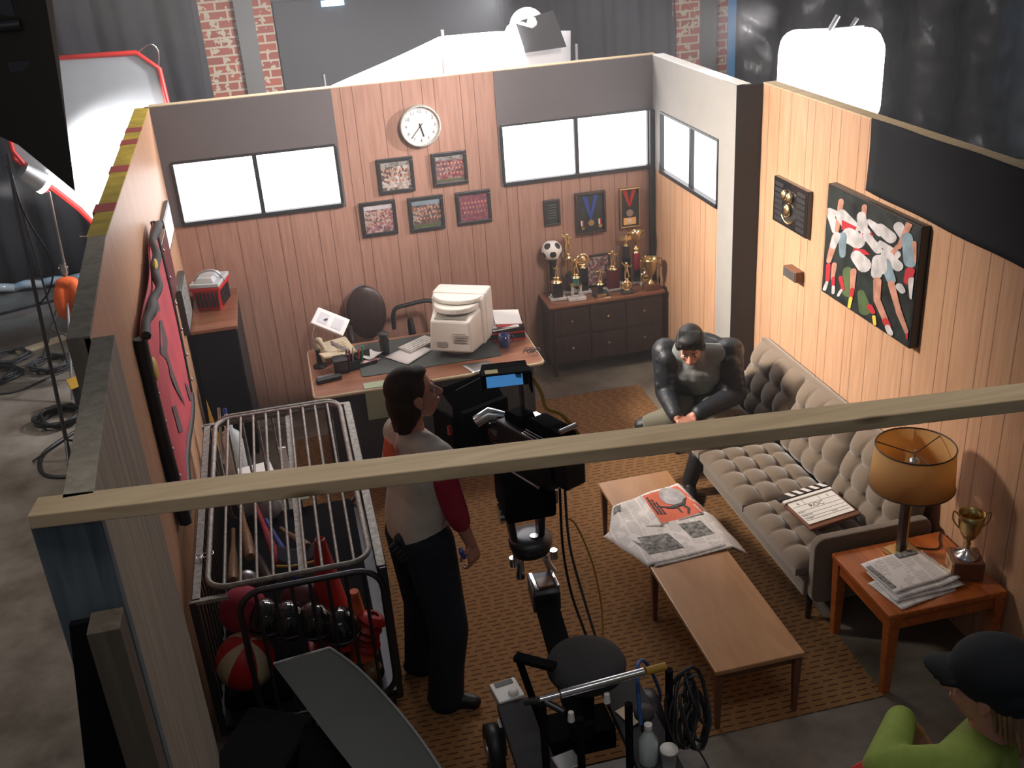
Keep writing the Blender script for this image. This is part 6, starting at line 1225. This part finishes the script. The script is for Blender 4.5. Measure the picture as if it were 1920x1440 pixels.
# --- seated person at the far end of the sofa, head bowed
t = thing('person', 'dark-haired person hunched on the far end of the sofa in a black leather jacket', 'person', (3.4, -2.1, 0))
fd = V3((-.42, -.90, 0)).normalized(); sd = V3((fd.y, -fd.x, 0))   # person's right = towards -x
pel = V3((3.44, -2.03, .53)); chest = V3((3.335, -2.15, .80)); nk = V3((3.265, -2.24, .945)); hc = V3((3.215, -2.31, 1.03))
shc = V3((3.31, -2.19, .905)); shR = shc+sd*.20; shL = shc-sd*.20
elR = shR+V3((-.015, -.03, -.26)); wrR = V3((3.085, -2.41, .585)); elL = shL+V3((.03, -.08, -.25)); wrL = V3((3.20, -2.42, .585))
hpR = pel+sd*.09-V3((0, 0, .01)); hpL = pel-sd*.09-V3((0, 0, .01)); knL = V3((3.30, -2.43, .50)); anL = V3((3.17, -2.43, .10)); knR = V3((3.10, -2.25, .50))
anR = V3((2.93, -2.16, .43))
a = MB(); Mh = head(a, hc, (-.36, -.80, -.42), (-.12, -.2, 1), 1.06)
a.cap(nk-V3((-.02, -.03, .03)), hc+V3((.025, .045, -.03)), .056, .054); a.cap(shL, shR, .06, .06); a.cap(chest-sd*.06, chest+sd*.06, .12, .12); a.cap(chest, pel, .13, .13); a.cap(hpL, hpR, .11, .11)
limbs(a, [shR, elR, wrR], [.055, .042, .027]); limbs(a, [shL, elL, wrL], [.055, .042, .027]); limbs(a, [hpR, knR, anR], [.10, .065, .042]); limbs(a, [hpL, knL, anL], [.10, .065, .042])
hand(a, wrR, (.55, -.55, -.25), (.2, .3, -1), .9, 1); hand(a, wrL, (-.75, -.3, -.30), (-.2, .3, -1), .9, -1)
a.build('body', 'skin', t, remesh=.0055, smooth=2); facebits(Mh, t)
a = MB(); a.cap(shL.lerp(shR, .12), shR.lerp(shL, .2), .080, .080); a.cap(chest-sd*.07, chest+sd*.07, .136, .136, 18); a.cap(chest, pel+V3((0, 0, .05)), .145, .145, 18); a.cap(nk, nk-V3((-.03, -.03, .06)), .068, .085); a.build('knit_top', 'knit_grey', t, remesh=.010, smooth=4)
a = MB()
limbs(a, [shR+V3((.0, .02, .01)), shR.lerp(elR, .5), elR, elR.lerp(wrR, .55), elR.lerp(wrR, .88)], [.092, .082, .074, .062, .052], 16); limbs(a, [shL+V3((.02, .02, .01)), shL.lerp(elL, .5), elL, elL.lerp(wrL, .55), elL.lerp(wrL, .88)], [.092, .082, .074, .062, .052], 16)
a.cap(shR+V3((.05, .06, -.02)), shL+V3((.05, .06, .0)), .09, .09, 16); a.cap(chest+V3((.06, .07, 0))-sd*.07, chest+V3((.06, .07, 0))+sd*.07, .145, .145, 18); a.cap(pel+V3((.02, .02, .08))-sd*.09, pel+V3((.02, .02, .08))+sd*.09, .15, .15, 18)
a.cap(shR+fd*.06+V3((.01, 0, -.01)), pel+sd*.12+fd*.11+V3((0, 0, .05)), .060, .085); a.cap(shL+fd*.06+V3((.02, 0, -.03)), pel-sd*.12+fd*.12+V3((0, 0, .05)), .060, .095); a.cap(pel-sd*.10+fd*.16+V3((0, 0, .05)), pel+sd*.02+fd*.17+V3((0, 0, .02)), .07, .06)
for k in range(5):
    for (p, q) in ((shR, elR), (shL, elL)): c = p.lerp(q, .15+.17*k)+fd*.05; a.cap(c-sd*.05, c+sd*.05+V3((0, 0, .02*(-1)**k)), .024, .018)
a.build('jacket', 'leather', t, remesh=.009, smooth=3)
a = MB(); c = shc+V3((.055, .06, .06)); a.tube(smoothpath([c+sd*.12+V3((0, -.05, 0)), c+sd*.05+V3((.02, .03, .01)), c-sd*.05+V3((.02, .03, .01)), c-sd*.15+V3((0, -.04, -.02))]), .036, 10); a.ell(shL+V3((.03, .02, .05)), (.08, .07, .05)); a.build('collar', 'leather', t, remesh=.008, smooth=2)
a = MB(); limbs(a, [hpR, hpR.lerp(knR, .5), knR, knR.lerp(anR, .7)], [.125, .105, .085, .066], 16); limbs(a, [hpL, hpL.lerp(knL, .5), knL, knL.lerp(anL, .35)], [.125, .105, .085, .070], 16); a.cap(hpL, hpR, .125, .125); a.build('trousers', 'olive_cloth', t, remesh=.010, smooth=4)
for an, kn, dr in ((anL, knL, V3((-.3, -.9, 0))), (anR, knR, V3((-.8, -.45, -.25)))):
    dr.normalize(); a = MB(); a.cap(kn.lerp(an, .55), an, .060, .052); a.cap(an-V3((0, 0, .045)), an+dr*.08-V3((0, 0, .055)), .045, .045); a.cap(an+dr*.08-V3((0, 0, .055)), an+dr*.17-V3((0, 0, .062)), .045, .036); a.build('boot', 'black', t, remesh=.007, smooth=3)
a = MB()
for k in range(4): p = anR+V3((-.8, -.45, -.25)).normalized()*(.02+.035*k)+V3((0, 0, -.01)); a.cap(p+V3((.02, -.035, 0)), p+V3((-.02, .035, 0)), .008, .008)
a.build('shoe_stripes', 'cream', t)
a = MB(Mh); a.ell((0, -.022, .042), (.086, .100, .090), 24, 14); a.ell((0, -.05, -.02), (.083, .072, .085), 20, 12); a.ell((0, .035, .092), (.066, .045, .030)); a.cap((-.07, -.01, .0), (-.072, -.01, -.03), .024, .018); a.cap((.07, -.01, .0), (.072, -.01, -.03), .024, .018); [a.cap((.02*k, .0, .118), (.024*k, .072, .070-.006*(k % 2)), .016, .010) for k in range(-3, 4)]
a.build('hair', 'hair_black', t, remesh=.007, smooth=2)

# --- person in cap and lime top, lower right
t = thing('person', 'person in a black cap and lime green top seen from behind at the lower right', 'person', (2.45, -6.2, 0))
fd = V3((-.62, .78, 0)).normalized(); sd = V3((fd.y, -fd.x, 0))
hc = V3((2.488, -6.205, 1.735)); nk = V3((2.485, -6.235, 1.58)); shc = V3((2.475, -6.265, 1.515)); shR = shc+sd*.18
chest = V3((2.46, -6.25, 1.33)); pel = V3((2.47, -6.27, .96)); hpR = pel+sd*.09; hpL = pel-sd*.09
elL = V3((2.165, -6.25, 1.565)); wrL = V3((2.33, -6.07, 1.53)); elR = shR+V3((.0, .06, -.28)); wrR = V3((2.30, -6.15, 1.30))
shL = V3((2.35, -6.30, 1.55))
a = MB(); Mh = head(a, hc, (-.66, .74, -.14), (0, 0, 1), 1.05)
a.cap(nk-V3((0, 0, .05)), hc-V3((-.01, 0.02, .07)), .056, .054); a.cap(shL, shR, .055, .055); a.cap(chest-sd*.06, chest+sd*.06, .115, .115); a.cap(chest, pel, .125, .12); a.cap(hpL, hpR, .11, .11)
limbs(a, [shR, elR, wrR], [.052, .04, .027]); limbs(a, [shL, elL, wrL], [.052, .04, .027]); limbs(a, [hpR, hpR+V3((.0, .02, -.44)), V3((hpR.x, hpR.y, .1))], [.095, .062, .042]); limbs(a, [hpL, hpL+V3((0, .02, -.44)), V3((hpL.x, hpL.y, .1))], [.095, .062, .042])
hand(a, wrL, (.5, .0, -.8), (-.3, -1, -.2), .7, -1); hand(a, wrR, (-.5, -.5, -.4), (.3, -1, 0), .7, 1)
a.build('body', 'skin', t, remesh=.0055, smooth=2); facebits(Mh, t)
a = MB(); a.cap(shL, shR, .078, .078, 18); a.cap(nk-V3((0, .01, .07)), nk-V3((0, .01, .075)), .075, .09); a.cap(chest-sd*.07, chest+sd*.07, .135, .135, 18); a.cap(chest, pel, .138, .138, 18)
limbs(a, [shR, elR, elR.lerp(wrR, .85)], [.074, .058, .042]); limbs(a, [shL, shL.lerp(elL, .5), elL, elL.lerp(wrL, .98)], [.074, .066, .060, .044])
for k in range(4): p = shL.lerp(elL, .3+.18*k); a.cap(p+V3((.02, .05, .01)), p+V3((.03, -.05, .03)), .016, .012)
a.build('green_top', 'lime', t, remesh=.008, smooth=3)
a = MB(); limbs(a, [hpR, hpR+V3((0, .02, -.44)), V3((hpR.x, hpR.y, .10))], [.12, .09, .08], 16); limbs(a, [hpL, hpL+V3((0, .02, -.44)), V3((hpL.x, hpL.y, .10))], [.12, .09, .08], 16); a.cap(hpL, hpR, .125, .125); a.build('trousers', 'charcoal', t, remesh=.012, smooth=4)
for p in (hpR, hpL): a = MB(); b = V3((p.x, p.y, .045)); a.cap(b-fd*.06, b+fd*.15, .043, .036); a.build('shoe', 'black', t, remesh=.008, smooth=2)
a = MB(Mh); a.ell((0, -.02, .050), (.098, .115, .096), 28, 16); a.ell((0, -.055, .01), (.093, .082, .075), 20, 12); [a.cap((.0135*k, .075-.0006*k*k, .058-.0011*k*k), (.0105*k, .155-.0022*k*k, .036-.0010*k*k), .0105, .0085, 8) for k in range(-5, 6)]; a.ell((0, -.02, .136), .009)
a.build('cap', 'cap_black', t, remesh=.006, smooth=3)
a = MB(Mh)
for k in range(22):
    x = -.07+.14*k/21; a.cap((x*.95, -.075-.015*math.cos(x*30), -.03), (x*.9+.008*math.sin(k*3.3), -.085, -.125-.02*(k % 3)), .011, .005, 6)
for s_ in (-1, 1):
    for k in range(4): a.cap((s_*.076, -.03-.012*k, -.01), (s_*.070, -.03-.012*k, -.09-.01*k), .008, .005, 6)
a.build('hair', 'hair_blond', t)
MB(T((2.112, -6.232, 1.56), (0, R(8), R(20)))).box(-.026, .03, -.02, .02, -.010, .010).build('red_strap', 'red', t, bevel=.004)
MB().tube([elL.lerp(wrL, .88)+V3((.028*math.cos(R(q)), .01*math.cos(R(q))*0, .028*math.sin(R(q)))) for q in range(0, 360, 30)], .008, 8, closed=True).build('watch_strap', 'black', t)

# ------------------------------------------------------------------ thin haze added to imitate lens veil and lamp bloom
hz = bpy.data.materials.new('glare_haze'); hz.use_nodes = True; t_ = hz.node_tree; t_.nodes.clear()
vs_ = nd(t_, 'ShaderNodeVolumeScatter'); vs_.inputs['Density'].default_value = .013; vs_.inputs['Color'].default_value = (.97, .97, 1, 1); vs_.inputs['Anisotropy'].default_value = .35
ot_ = nd(t_, 'ShaderNodeOutputMaterial'); t_.links.new(vs_.outputs[0], ot_.inputs['Volume'])
o = MB().box(-8.9, 13.8, -4.3, 5.5, .001, 6.0).build('haze', hz); o['kind'] = 'structure'
scn.cycles.volume_bounces = 0
